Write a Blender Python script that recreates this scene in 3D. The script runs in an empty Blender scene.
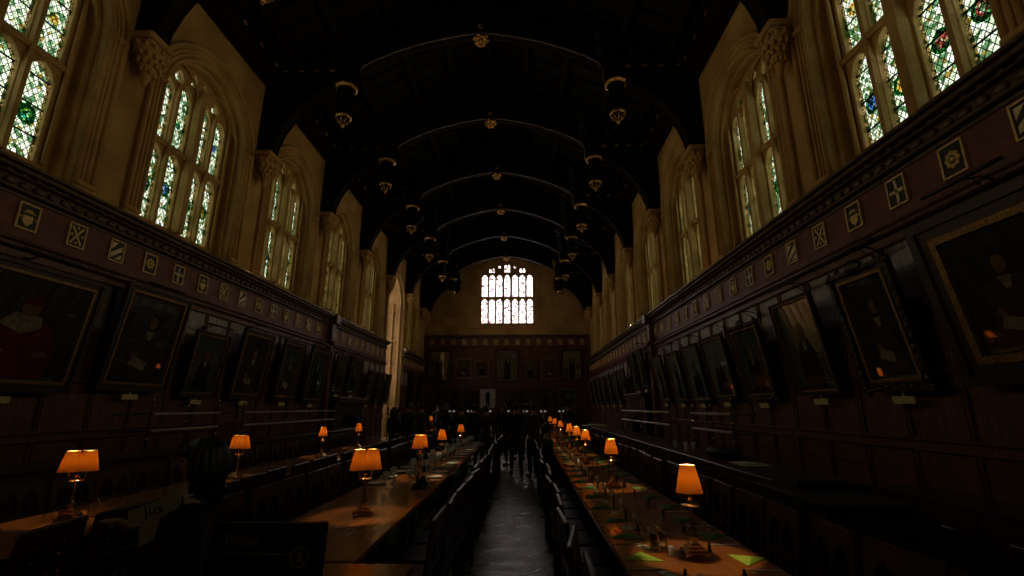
import bpy, math, random
from mathutils import Vector, Matrix
from mathutils.geometry import tessellate_polygon
PI = math.pi
C = bpy.context.scene
COL = C.collection
RND = random.Random(7)

# ------------------------------------------------------------------ camera, world, exposure
EYE = 1.65
cam_d = bpy.data.cameras.new('camera'); cam = bpy.data.objects.new('camera', cam_d); COL.objects.link(cam)
cam.location = (1.156, 0, EYE)
cam_d.sensor_width = 36; cam_d.lens = 36 * 465.6 / 1024
cam_d.clip_start = 0.05; cam_d.clip_end = 200
cam.rotation_euler = (PI / 2 + 0.2505, 0, 0.0236)
C.camera = cam
C.view_settings.view_transform = 'Standard'
C.view_settings.look = 'None'
C.view_settings.gamma = 1
C.view_settings.use_curve_mapping = False
C.view_settings.exposure = 0.0
SKY = 3.6
w = bpy.data.worlds.new('overcast_sky'); C.world = w; w.use_nodes = True
bg = w.node_tree.nodes['Background']
bg.inputs[0].default_value = (1.0, 0.98, 0.93, 1); bg.inputs[1].default_value = SKY
C.cycles.max_bounces = 6; C.cycles.diffuse_bounces = 3; C.cycles.glossy_bounces = 3
C.cycles.transparent_max_bounces = 8
C.cycles.sample_clamp_indirect = 2.0

HW = 6.0          # half width of the hall
BAY = 4.057
TR = [7.16 + BAY * k for k in range(-1, 7)]       # trusses
BC = [y + BAY / 2 for y in TR[:-1]]              # bay centres between trusses
BC = [TR[0] - BAY / 2] + BC
BC[1] += .0
YE = 33.6         # end wall
YB = -2.9         # wall behind the camera
# daylight portals outside every window: they only guide where the sky's own light is looked for
def portal(loc, sx, sy, rot):
    l = bpy.data.lights.new('sky_portal', 'AREA'); l.shape = 'RECTANGLE'; l.size = sx; l.size_y = sy
    l.cycles.is_portal = True
    o = bpy.data.objects.new('sky_portal', l); COL.objects.link(o); o.location = loc; o.rotation_euler = rot
for yc in BC:
    portal((6.85, yc, 7.1), 4.4, 2.6, (0, PI / 2, 0))
    if abs(yc - BC[6]) > 1: portal((-6.85, yc, 7.1), 4.4, 2.6, (0, -PI / 2, 0))
portal((0, 34.3, 9.9), 4.2, 5.0, (-PI / 2, 0, 0))
portal((-8.35, BC[6], 5.5), 7.2, 3.2, (0, -PI / 2, 0))
portal((-7.42, BC[6] - 2.05, 5.5), 1.1, 7.2, (-PI / 2, 0, 0))

# ------------------------------------------------------------------ materials
MATS = {}
def nt_mat(name):
    m = bpy.data.materials.new(name); m.use_nodes = True; MATS[name] = m
    return m, m.node_tree, m.node_tree.nodes['Principled BSDF']
def ramp(nt, stops):
    r = nt.nodes.new('ShaderNodeValToRGB'); e = r.color_ramp.elements
    while len(e) < len(stops): e.new(0.5)
    for k, (p, c) in enumerate(stops):
        e[k].position = p; e[k].color = (*c, 1)
    return r
def tex(nt, kind, scale, coords='Object', sc=(1, 1, 1), rot=(0, 0, 0)):
    tc = nt.nodes.new('ShaderNodeTexCoord'); mp = nt.nodes.new('ShaderNodeMapping')
    mp.inputs['Scale'].default_value = sc; mp.inputs['Rotation'].default_value = rot
    t = nt.nodes.new(kind); t.inputs['Scale'].default_value = scale
    nt.links.new(tc.outputs[coords], mp.inputs[0]); nt.links.new(mp.outputs[0], t.inputs['Vector'])
    return t
def plain(name, col, rough=0.5, metal=0.0, coat=0.0, noise=0.0, nscale=20, sc=(1, 1, 1), spec=0.5, bump=0.0, emit=None, es=0):
    m, nt, b = nt_mat(name)
    b.inputs['Roughness'].default_value = rough; b.inputs['Metallic'].default_value = metal
    b.inputs['Coat Weight'].default_value = coat; b.inputs['Coat Roughness'].default_value = 0.03; b.inputs['Coat IOR'].default_value = 2.1 if coat else 1.5
    b.inputs['Specular IOR Level'].default_value = spec
    n = tex(nt, 'ShaderNodeTexNoise', nscale, sc=sc); n.inputs['Detail'].default_value = 5
    lo = tuple(c * (1 - noise) for c in col); hi = tuple(min(1, c * (1 + noise)) for c in col)
    r = ramp(nt, [(0.3, lo), (0.7, hi)]); nt.links.new(n.outputs[0], r.inputs[0]); nt.links.new(r.outputs[0], b.inputs['Base Color'])
    if bump:
        bp = nt.nodes.new('ShaderNodeBump'); bp.inputs['Strength'].default_value = bump; bp.inputs['Distance'].default_value = 0.01
        nt.links.new(n.outputs[0], bp.inputs['Height']); nt.links.new(bp.outputs[0], b.inputs['Normal'])
    if emit:
        b.inputs['Emission Color'].default_value = (*emit, 1); b.inputs['Emission Strength'].default_value = es
    return m
def stone_mat():
    m, nt, b = nt_mat('stone')
    n = tex(nt, 'ShaderNodeTexNoise', 1.3); n.inputs['Detail'].default_value = 8
    r = ramp(nt, [(0.3, (0.44, 0.27, 0.085)), (0.55, (0.62, 0.39, 0.13)), (0.75, (0.74, 0.48, 0.18))])
    nt.links.new(n.outputs[0], r.inputs[0])
    n2 = tex(nt, 'ShaderNodeTexNoise', 18); n2.inputs['Detail'].default_value = 6
    mx = nt.nodes.new('ShaderNodeMixRGB'); mx.blend_type = 'MULTIPLY'; mx.inputs[0].default_value = 0.45
    nt.links.new(r.outputs[0], mx.inputs[1]); nt.links.new(n2.outputs[0], mx.inputs[2])
    nt.links.new(mx.outputs[0], b.inputs['Base Color']); b.inputs['Roughness'].default_value = 0.85
    bp = nt.nodes.new('ShaderNodeBump'); bp.inputs['Strength'].default_value = 0.35; bp.inputs['Distance'].default_value = 0.02
    nt.links.new(n2.outputs[0], bp.inputs['Height']); nt.links.new(bp.outputs[0], b.inputs['Normal'])
    return m
def glass_mat(name, kind):
    """stained glass: leaded quarries, white and green with coloured flecks; lets the sky through"""
    m = bpy.data.materials.new(name); m.use_nodes = True; MATS[name] = m; nt = m.node_tree
    for n in list(nt.nodes): nt.nodes.remove(n)
    out = nt.nodes.new('ShaderNodeOutputMaterial'); tr = nt.nodes.new('ShaderNodeBsdfTransparent')
    nt.links.new(tr.outputs[0], out.inputs[0])
    tc = nt.nodes.new('ShaderNodeTexCoord'); sp = nt.nodes.new('ShaderNodeSeparateXYZ'); nt.links.new(tc.outputs['Object'], sp.inputs[0])
    def M(op, a, b=None, c=None):
        n = nt.nodes.new('ShaderNodeMath'); n.operation = op
        for k, v in enumerate((a, b, c)):
            if v is None: continue
            if isinstance(v, (int, float)): n.inputs[k].default_value = v
            else: nt.links.new(v, n.inputs[k])
        return n.outputs[0]
    hor = sp.outputs[0] if kind == 'end' else sp.outputs[1]
    ver = sp.outputs[2]
    k = 7.0 if kind == 'side' else 5
    a = M('ADD', M('MULTIPLY', hor, k * 1.5), M('MULTIPLY', ver, k)); b = M('SUBTRACT', M('MULTIPLY', hor, k * 1.5), M('MULTIPLY', ver, k))
    la = M('LESS_THAN', M('PINGPONG', a, 0.5), 0.055); lb = M('LESS_THAN', M('PINGPONG', b, 0.5), 0.055)
    lead = M('MAXIMUM', la, lb)
    bar = M('LESS_THAN', M('PINGPONG', M('MULTIPLY', ver, 2.1), 0.5), 0.03)
    lead = M('MAXIMUM', lead, bar)
    vo = nt.nodes.new('ShaderNodeTexVoronoi'); vo.inputs['Scale'].default_value = 15 if kind == 'side' else 8
    nt.links.new(tc.outputs['Object'], vo.inputs['Vector'])
    if kind == 'side':
        r = ramp(nt, [(0.0, (0.62, 0.68, 0.58)), (0.34, (0.24, 0.36, 0.24)), (0.48, (0.70, 0.72, 0.66)), (0.66, (0.18, 0.28, 0.16)), (0.76, (0.85, 0.86, 0.85)), (0.93, (0.40, 0.34, 0.14))])
    else:
        r = ramp(nt, [(0.0, (.86, .80, .82)), (0.4, (.60, .55, .57)), (0.6, (1, .96, 1)), (0.9, (.34, .22, .22))])
    r.color_ramp.interpolation = 'CONSTANT'
    sc2 = nt.nodes.new('ShaderNodeSeparateColor'); nt.links.new(vo.outputs['Color'], sc2.inputs[0]); nt.links.new(sc2.outputs[0], r.inputs[0])
    n = nt.nodes.new('ShaderNodeTexNoise'); n.inputs['Scale'].default_value = 55; nt.links.new(tc.outputs['Object'], n.inputs['Vector'])
    r2 = ramp(nt, [(0.40, (0.25, 0.3, 0.25)), (0.55, (1, 1, 1))]); nt.links.new(n.outputs[0], r2.inputs[0])
    mx = nt.nodes.new('ShaderNodeMixRGB'); mx.blend_type = 'MULTIPLY'; mx.inputs[0].default_value = 0.75 if kind == 'side' else 0.12
    nt.links.new(r.outputs[0], mx.inputs[1]); nt.links.new(r2.outputs[0], mx.inputs[2])
    m2 = nt.nodes.new('ShaderNodeMixRGB'); m2.inputs[2].default_value = (0.02, 0.025, 0.02, 1)
    if kind == 'side': nt.links.new(lead, m2.inputs[0])
    else: nt.links.new(bar, m2.inputs[0])
    nt.links.new(mx.outputs[0], m2.inputs[1]); nt.links.new(m2.outputs[0], tr.inputs[0])
    return m
def tint_mat(name, col, col2):
    m = bpy.data.materials.new(name); m.use_nodes = True; MATS[name] = m; nt = m.node_tree
    for n in list(nt.nodes): nt.nodes.remove(n)
    out = nt.nodes.new('ShaderNodeOutputMaterial'); tr = nt.nodes.new('ShaderNodeBsdfTransparent'); nt.links.new(tr.outputs[0], out.inputs[0])
    v = tex(nt, 'ShaderNodeTexNoise', 22); r = ramp(nt, [(0.45, col), (0.55, col2)]); r.color_ramp.interpolation = 'CONSTANT'
    nt.links.new(v.outputs[0], r.inputs[0]); nt.links.new(r.outputs[0], tr.inputs[0])
    return m
def floor_mat():
    m, nt, b = nt_mat('flagstones')
    t = tex(nt, 'ShaderNodeTexBrick', 1.0, rot=(0, 0, PI / 4)); t.offset = 0
    t.inputs['Brick Width'].default_value = 0.42; t.inputs['Row Height'].default_value = 0.42; t.inputs['Mortar Size'].default_value = 0.008
    t.inputs['Color1'].default_value = (0.30, 0.32, 0.30, 1); t.inputs['Color2'].default_value = (0.62, 0.65, 0.62, 1); t.inputs['Mortar'].default_value = (0.03, 0.03, 0.03, 1)
    n = tex(nt, 'ShaderNodeTexNoise', 3.5); n.inputs['Detail'].default_value = 7
    mx = nt.nodes.new('ShaderNodeMixRGB'); mx.blend_type = 'MULTIPLY'; mx.inputs[0].default_value = 0.6
    nt.links.new(t.outputs[0], mx.inputs[1]); nt.links.new(n.outputs[0], mx.inputs[2]); nt.links.new(mx.outputs[0], b.inputs['Base Color'])
    n3 = tex(nt, 'ShaderNodeTexNoise', 22, sc=(1, 1.6, 1), rot=(0, 0, PI / 4)); n3.inputs['Detail'].default_value = 6
    r = ramp(nt, [(0.35, (0.20,) * 3), (0.65, (0.45,) * 3)]); nt.links.new(n.outputs[0], r.inputs[0]); nt.links.new(r.outputs[0], b.inputs['Roughness'])
    bp = nt.nodes.new('ShaderNodeBump'); bp.inputs['Strength'].default_value = 0.55; bp.inputs['Distance'].default_value = 0.012
    b2 = nt.nodes.new('ShaderNodeBump'); b2.inputs['Strength'].default_value = 0.8; b2.inputs['Distance'].default_value = 0.01; b2.invert = True
    nt.links.new(n3.outputs[0], bp.inputs['Height']); nt.links.new(t.outputs['Fac'], b2.inputs['Height']); nt.links.new(bp.outputs[0], b2.inputs['Normal']); nt.links.new(b2.outputs[0], b.inputs['Normal'])
    return m
def shade_mat():
    m = bpy.data.materials.new('lamp_shade_fabric'); m.use_nodes = True; MATS['shade'] = m; nt = m.node_tree
    for n in list(nt.nodes): nt.nodes.remove(n)
    out = nt.nodes.new('ShaderNodeOutputMaterial'); mx = nt.nodes.new('ShaderNodeMixShader'); mx.inputs[0].default_value = 0.38
    a = nt.nodes.new('ShaderNodeBsdfTranslucent'); a.inputs[0].default_value = (0.98, 0.54, 0.13, 1)
    b = nt.nodes.new('ShaderNodeBsdfDiffuse'); b.inputs[0].default_value = (0.50, 0.22, 0.05, 1)
    nt.links.new(a.outputs[0], mx.inputs[1]); nt.links.new(b.outputs[0], mx.inputs[2]); nt.links.new(mx.outputs[0], out.inputs[0])
    return m
STONE = stone_mat()
GLASS_S = glass_mat('leaded_side_glass', 'side'); GLASS_E = glass_mat('leaded_end_glass', 'end')
WREATH = tint_mat('green_glass', (0.05, 0.24, 0.08), (0.25, 0.5, 0.3))
TINTS = [tint_mat('blue_glass', (0.12, 0.25, 0.7), (0.7, 0.8, 0.9)), tint_mat('amber_glass', (0.8, 0.55, 0.15), (0.75, 0.75, 0.6)),
         tint_mat('red_glass', (0.5, 0.22, 0.18), (0.8, 0.82, 0.8)), tint_mat('teal_glass', (0.02, 0.4, 0.35), (0.85, 0.9, 0.5))]
FLOOR = floor_mat()
SHADE = shade_mat()
RIM = plain('lamp_shade_trim', (0.8, 0.62, 0.3), 0.6)
OAK = plain('panel_oak', (0.11, 0.041, 0.021), 0.38, noise=0.5, nscale=6, sc=(4, 4, 0.5), spec=0.5)
OAKG = plain('grey_oak', (0.27, 0.255, 0.245), 0.40, noise=0.4, nscale=6, sc=(4, 4, 0.5))  # upper panels, greyer than the oak below
FRIEZE = plain('frieze_paint', (0.13, 0.038, 0.026), 0.5, noise=0.35, nscale=5)
CORN = plain('cornice_oak', (0.10, 0.065, 0.035), 0.4, noise=0.4, nscale=12, bump=0.3)
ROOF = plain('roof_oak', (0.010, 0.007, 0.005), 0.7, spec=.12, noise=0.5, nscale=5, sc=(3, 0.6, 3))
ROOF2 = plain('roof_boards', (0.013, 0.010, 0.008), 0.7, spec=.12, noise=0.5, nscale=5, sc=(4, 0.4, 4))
EDGE = plain('truss_moulding', (0.10, 0.085, 0.07), 0.4, noise=0.3)
CHAIR = plain('chair_oak', (0.042, 0.018, 0.010), 0.36, noise=0.4, nscale=8, sc=(3, 3, 0.6), spec=0.6)
def table_mat():
    m, nt, b = nt_mat('table_oak')
    n = tex(nt, 'ShaderNodeTexNoise', 4, sc=(9, 0.5, 1)); n.inputs['Detail'].default_value = 6
    r = ramp(nt, [(0.3, (0.27, 0.085, 0.016)), (0.7, (0.35, 0.115, 0.022))]); nt.links.new(n.outputs[0], r.inputs[0]); nt.links.new(r.outputs[0], b.inputs['Base Color'])
    n2 = tex(nt, 'ShaderNodeTexNoise', 4); r2 = ramp(nt, [(0.3, (0.12,) * 3), (0.7, (0.20,) * 3)])
    nt.links.new(n2.outputs[0], r2.inputs[0]); nt.links.new(r2.outputs[0], b.inputs['Roughness'])
    bp = nt.nodes.new('ShaderNodeBump'); bp.inputs['Strength'].default_value = 0.05; bp.inputs['Distance'].default_value = 0.004
    nt.links.new(n.outputs[0], bp.inputs['Height']); nt.links.new(bp.outputs[0], b.inputs['Normal'])
    return m
TABLE = table_mat()
GOLD = plain('gilding', (0.62, 0.36, 0.12), 0.38, metal=0.85, noise=0.4, nscale=30)
GILT = plain('frame_gilt', (0.24, 0.135, 0.042), 0.4, metal=0.5, noise=0.5, nscale=40, bump=0.5)
DFRAME = plain('dark_frame', (0.022, 0.011, 0.006), 0.45, noise=0.4, nscale=30, bump=0.4)
BRASS = plain('lamp_brass', (0.88, 0.64, 0.30), 0.20, metal=1.0, noise=0.15)
BLACK = plain('black_paint', (0.006, 0.006, 0.006), 0.55, noise=0.2)
IRON = plain('black_iron', (0.012, 0.012, 0.013), 0.45, metal=0.3)
STEEL = plain('brushed_steel', (0.62, 0.62, 0.60), 0.35, metal=0.7, noise=0.1)
WHITE = plain('white_card', (0.75, 0.74, 0.68), 0.6, noise=0.05)
CREAM = plain('cream_label', (0.60, 0.48, 0.24), 0.5, noise=0.1)
GREEN = plain('lime_napkin', (0.30, 0.48, 0.03), 0.8, noise=0.12)
DGREEN = plain('leaf_napkin', (0.07, 0.20, 0.03), 0.8, noise=0.15)
NBLACK = plain('black_napkin', (0.010, 0.009, 0.010), 0.8, noise=0.2)
CHINA = plain('white_china', (0.55, 0.54, 0.50), 0.2, noise=0.05)
CANV = plain('dark_canvas', (0.022, 0.022, 0.017), 0.10, noise=0.6, nscale=3, coat=1.0)
CANVG = plain('green_sheen_canvas', (0.042, 0.060, 0.052), 0.12, noise=0.6, nscale=3, coat=1.0)  # green window sheen on the varnish put into the base colour
CANVT = plain('teal_sheen_canvas', (0.085, 0.125, 0.110), 0.3, noise=0.4, nscale=3, coat=1.0)  # stronger window reflection painted into the colour, for the far canvases
CPALE = plain('pale_canvas', (0.50, 0.46, 0.36), 0.35, noise=0.15, nscale=3)
FACE = plain('painted_face', (0.12, 0.068, 0.035), 0.2, noise=0.2, nscale=14)
PRED = plain('painted_red', (0.075, 0.011, 0.008), 0.2, noise=0.4, nscale=8)
PBLK = plain('painted_black', (0.010, 0.010, 0.010), 0.15, noise=0.4)
PWHT = plain('painted_white', (0.17, 0.15, 0.10), 0.2, noise=0.35, nscale=14)
PBRN = plain('painted_brown', (0.035, 0.021, 0.012), 0.2, noise=0.4, nscale=8)
SHIELD_K = plain('shield_black', (0.016, 0.014, 0.012), 0.5, noise=0.2)
SHIELD_G = plain('shield_gold', (0.75, 0.55, 0.20), 0.45, noise=0.25)
SHIELD_R = plain('shield_red', (0.30, 0.03, 0.02), 0.5, noise=0.2)
SHIELD_W = plain('shield_white', (0.78, 0.68, 0.42), 0.5, noise=0.2)
def clear_mat():
    m, nt, b = nt_mat('drinking_glass')
    b.inputs['Base Color'].default_value = (0.95, 0.97, 0.96, 1); b.inputs['Roughness'].default_value = 0.04
    b.inputs['Alpha'].default_value = 0.40; b.inputs['Specular IOR Level'].default_value = 1.0
    return m
CLEAR = clear_mat()
WINE = plain('wine_bottle_glass', (0.010, 0.022, 0.010), 0.08, spec=0.8)

# ------------------------------------------------------------------ mesh helpers
class MB:
    def __init__(s): s.v = []; s.f = []; s.mi = []; s.sm = []
    def add(s, v, f, mi=0, smooth=False, M=None):
        o = len(s.v)
        s.v += [tuple(M @ Vector(p)) if M is not None else tuple(p) for p in v]
        s.f += [tuple(i + o for i in q) for q in f]; s.mi += [mi] * len(f); s.sm += [smooth] * len(f)
        return s
    def box(s, c, d, mi=0, M=None, bev=0.0):
        x, y, z = (k / 2 for k in d); cx, cy, cz = c
        if bev <= 0:
            v = [(cx + a * x, cy + b * y, cz + e * z) for a in (-1, 1) for b in (-1, 1) for e in (-1, 1)]
            return s.add(v, [(0, 1, 3, 2), (4, 6, 7, 5), (0, 4, 5, 1), (2, 3, 7, 6), (0, 2, 6, 4), (1, 5, 7, 3)], mi, M=M)
        b = min(bev, x * .9, y * .9, z * .9); v = []; 
        for e, k in ((-z, b), (-z + b, 0), (z - b, 0), (z, b)):
            X, Y = x - k, y - k
            v += [(cx + p, cy + q, cz + e) for p, q in ((-X, -Y + b), (-X + b, -Y), (X - b, -Y), (X, -Y + b), (X, Y - b), (X - b, Y), (-X + b, Y), (-X, Y - b))]
        f = [tuple(range(7, -1, -1)), tuple(range(24, 32))]
        for r in range(3):
            for i in range(8): j = (i + 1) % 8; f.append((r * 8 + i, r * 8 + j, r * 8 + 8 + j, r * 8 + 8 + i))
        return s.add(v, f, mi, M=M)
    def lathe(s, prof, c=(0, 0, 0), n=12, mi=0, M=None, smooth=True, caps=True):
        v = []; f = []
        for r, z in prof:
            for i in range(n):
                a = 2 * PI * i / n; v.append((c[0] + r * math.cos(a), c[1] + r * math.sin(a), c[2] + z))
        for k in range(len(prof) - 1):
            for i in range(n):
                j = (i + 1) % n; f.append((k * n + i, k * n + j, (k + 1) * n + j, (k + 1) * n + i))
        if caps:
            f.append(tuple(range(n - 1, -1, -1))); f.append(tuple((len(prof) - 1) * n + i for i in range(n)))
        return s.add(v, f, mi, smooth, M)
    def tube(s, pts, r, n=8, mi=0, M=None):
        pts = [Vector(p) for p in pts]; rs = r if isinstance(r, (list, tuple)) else [r] * len(pts); v = []; f = []
        up = Vector((0, 0, 1))
        for k, p in enumerate(pts):
            d = (pts[min(k + 1, len(pts) - 1)] - pts[max(k - 1, 0)]).normalized()
            a = d.cross(up)
            if a.length < 0.05: a = d.cross(Vector((1, 0, 0)))
            a.normalize(); b = d.cross(a)
            for i in range(n):
                t = 2 * PI * i / n; v.append(tuple(p + (a * math.cos(t) + b * math.sin(t)) * rs[k]))
        for k in range(len(pts) - 1):
            for i in range(n):
                j = (i + 1) % n; f.append((k * n + i, k * n + j, (k + 1) * n + j, (k + 1) * n + i))
        f.append(tuple(range(n - 1, -1, -1))); f.append(tuple((len(pts) - 1) * n + i for i in range(n)))
        return s.add(v, f, mi, True, M)
    def ball(s, c, r, n=10, m=6, mi=0, sc=(1, 1, 1), M=None):
        v = [(c[0], c[1], c[2] - r * sc[2])]; f = []
        for k in range(1, m):
            t = PI * k / m
            for i in range(n):
                a = 2 * PI * i / n
                v.append((c[0] + r * sc[0] * math.sin(t) * math.cos(a), c[1] + r * sc[1] * math.sin(t) * math.sin(a), c[2] - r * sc[2] * math.cos(t)))
        v.append((c[0], c[1], c[2] + r * sc[2])); L = len(v) - 1
        for i in range(n):
            j = (i + 1) % n; f.append((0, 1 + j, 1 + i)); f.append((L, L - n + i, L - n + j))
            for k in range(m - 2): f.append((1 + k * n + i, 1 + k * n + j, 1 + (k + 1) * n + j, 1 + (k + 1) * n + i))
        return s.add(v, f, mi, True, M)
    def plate(s, loops, w0, w1, plane='xz', mi=0, M=None):
        """loops: outline then holes, 2D; extruded from w0 to w1 along the plane's normal"""
        m3 = {'xz': lambda u, v, w: (u, w, v), 'yz': lambda u, v, w: (w, u, v), 'xy': lambda u, v, w: (u, v, w)}[plane]
        pts = [p for L in loops for p in L]; n = len(pts)
        tri = tessellate_polygon([[Vector((p[0], p[1], 0)) for p in L] for L in loops])
        v = [m3(p[0], p[1], w0) for p in pts] + [m3(p[0], p[1], w1) for p in pts]
        f = [tuple(t) for t in tri] + [tuple(i + n for i in reversed(t)) for t in tri]
        o = 0
        for L in loops:
            for i in range(len(L)):
                j = (i + 1) % len(L); f.append((o + i, o + j, o + j + n, o + i + n))
            o += len(L)
        return s.add(v, f, mi, M=M)
    def obj(s, name, mats, parent=None, loc=None, link=True):
        me = bpy.data.meshes.new(name); me.from_pydata(s.v, [], s.f)
        for m in (mats if isinstance(mats, (list, tuple)) else [mats]): me.materials.append(m)
        me.polygons.foreach_set('material_index', s.mi); me.polygons.foreach_set('use_smooth', s.sm)
        import bmesh
        b = bmesh.new(); b.from_mesh(me); bmesh.ops.recalc_face_normals(b, faces=b.faces); b.to_mesh(me); b.free()
        me.update()
        o = bpy.data.objects.new(name, me); COL.objects.link(o)
        if parent: o.parent = parent
        if loc: o.location = loc
        return o
def tag(o, label, cat, group=None):
    o['label'] = label; o['category'] = cat
    if group: o['group'] = group
    return o
def thing(name, label, cat, loc=(0, 0, 0), rot=(0, 0, 0), group=None):
    o = bpy.data.objects.new(name, None); COL.objects.link(o); o.empty_display_size = 0.1
    o.location = loc; o.rotation_euler = rot
    return tag(o, label, cat, group)
def struct(o, label=None):
    o['kind'] = 'structure'
    if label: o['label'] = label
    return o
def dup(root, loc, rz=None, label=None, group=None):
    r = root.copy(); COL.objects.link(r); r.location = loc
    if rz is not None: r.rotation_euler = (0, 0, rz) if not isinstance(rz, tuple) else rz
    if label: r['label'] = label
    if group: r['group'] = group
    for ch in list(root.children):
        c = ch.copy(); COL.objects.link(c); c.parent = r
        for g in ch.children:
            d = g.copy(); COL.objects.link(d); d.parent = c
    return r
def arch(hw, z0, zs, za, n=9, p=1.75, q=2.0, c=0.0):
    """pointed four-centred opening outline, counter-clockwise from the bottom left"""
    pts = [(c - hw, z0)]
    up = []
    for k in range(n + 1):
        t = 1 - (1 - k / n) ** 1.0
        u = 1 - t ** 1.6 if False else math.cos(t * PI / 2)
        up.append((u, (max(0, 1 - u ** p)) ** (1 / q)))
    left = [(c - hw * u, zs + (za - zs) * z) for u, z in up]
    right = [(c + hw * u, zs + (za - zs) * z) for u, z in reversed(up[:-1])]
    return [(c - hw, z0)] + left + right + [(c + hw, z0)]
def lancet(c, hw, z0, zs, za, n=4): return arch(hw, z0, zs, za, n, 1.5, 1.6, c)
def rect(a, b, c, d): return [(a, b), (c, b), (c, d), (a, d)]
ORD = 'first second third fourth fifth sixth seventh eighth ninth tenth eleventh twelfth thirteenth fourteenth fifteenth sixteenth seventeenth eighteenth nineteenth'.split()
TENS = {2: 'twent', 3: 'thirt', 4: 'fort', 5: 'fift'}
def nth(i):
    i += 1
    if i < 20: return ORD[i - 1]
    t, u = divmod(i, 10)
    return TENS[t] + 'ieth' if u == 0 else TENS[t] + 'y-' + ORD[u - 1]

# ------------------------------------------------------------------ the hall: floor, walls, end wall
struct(MB().box((0, (YB + YE) / 2, -0.1), (16, YE - YB + 3, 0.2)).obj('floor', FLOOR))
MIDZ = 4.87
OH, OZS, OZA = 1.35, 7.95, 9.22      # window opening: half width, springing, apex
def wall_side(side, bays, name):
    b = MB()
    # stone above the panelling; piers and arched openings, each bay one stretch
    for yc in BC:
        y0, y1 = yc - BAY / 2, yc + BAY / 2
        if side < 0 and yc == BC[6]:
            out = [(y0, 0), (y0, 11.6), (y1, 11.6), (y1, 0)]
            hole = arch(1.62, 0.02, 7.4, 9.0, c=yc)
            b.plate([out, hole], side * HW, side * (HW + 0.7), 'yz')
            continue
        if abs(yc - BC[1]) < .1: yc += .20 if side > 0 else .06
        b.plate([rect(y0, 4.6, y1, 11.6), arch(OH, MIDZ - .05, OZS, OZA, c=yc)], side * HW, side * (HW + 0.14), 'yz')
        b.plate([rect(y0, 4.6, y1, 11.6), arch(OH - .07, MIDZ - .03, OZS, OZA - .07, c=yc)], side * (HW + 0.14), side * (HW + 0.35), 'yz')
        # sloping sill
        hw = OH
        v = [(side * HW, yc - hw, MIDZ - .1), (side * HW, yc + hw, MIDZ - .1), (side * (HW + .42), yc - hw, 5.3), (side * (HW + .42), yc + hw, 5.3),
             (side * (HW + .6), yc - hw, 4.7), (side * (HW + .6), yc + hw, 4.7)]
        b.add(v, [(0, 1, 3, 2), (2, 3, 5, 4), (0, 2, 4), (1, 5, 3), (0, 4, 5, 1)])
        # lower solid wall
        b.box((side * (HW + .35), (y0 + y1) / 2, 2.3), (0.7, BAY, 4.6))
    yl = BC[-1] + BAY / 2
    b.box((side * (HW + .35), (yl + YE) / 2, 5.8), (0.7, YE - yl + .02, 11.6))
    yl = BC[0] - BAY / 2
    if yl > YB: b.box((side * (HW + .35), (yl + YB) / 2, 5.8), (0.7, yl - YB + .02, 11.6))
    return struct(b.obj(name, STONE))
wall_side(1, BC, 'wall_right'); wall_side(-1, BC, 'wall_left')
struct(MB().box((0, YB - .3, 7.2), (13.4, 0.6, 14.6)).obj('wall_back', STONE))
# end wall with its arched window opening
b = MB()
b.plate([rect(-6.7, 0, 6.7, 14.6), arch(2.02, 7.45, 11.1, 12.4)], YE, YE + 0.35, 'xz')
b.plate([arch(2.35, 7.15, 11.15, 12.8), arch(2.12, 7.35, 11.12, 12.52)], YE - 0.07, YE + .01, 'xz')
b.box((0, YE - 0.1, 7.28), (4.9, 0.24, 0.16))
struct(b.obj('wall_end', STONE))

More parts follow.
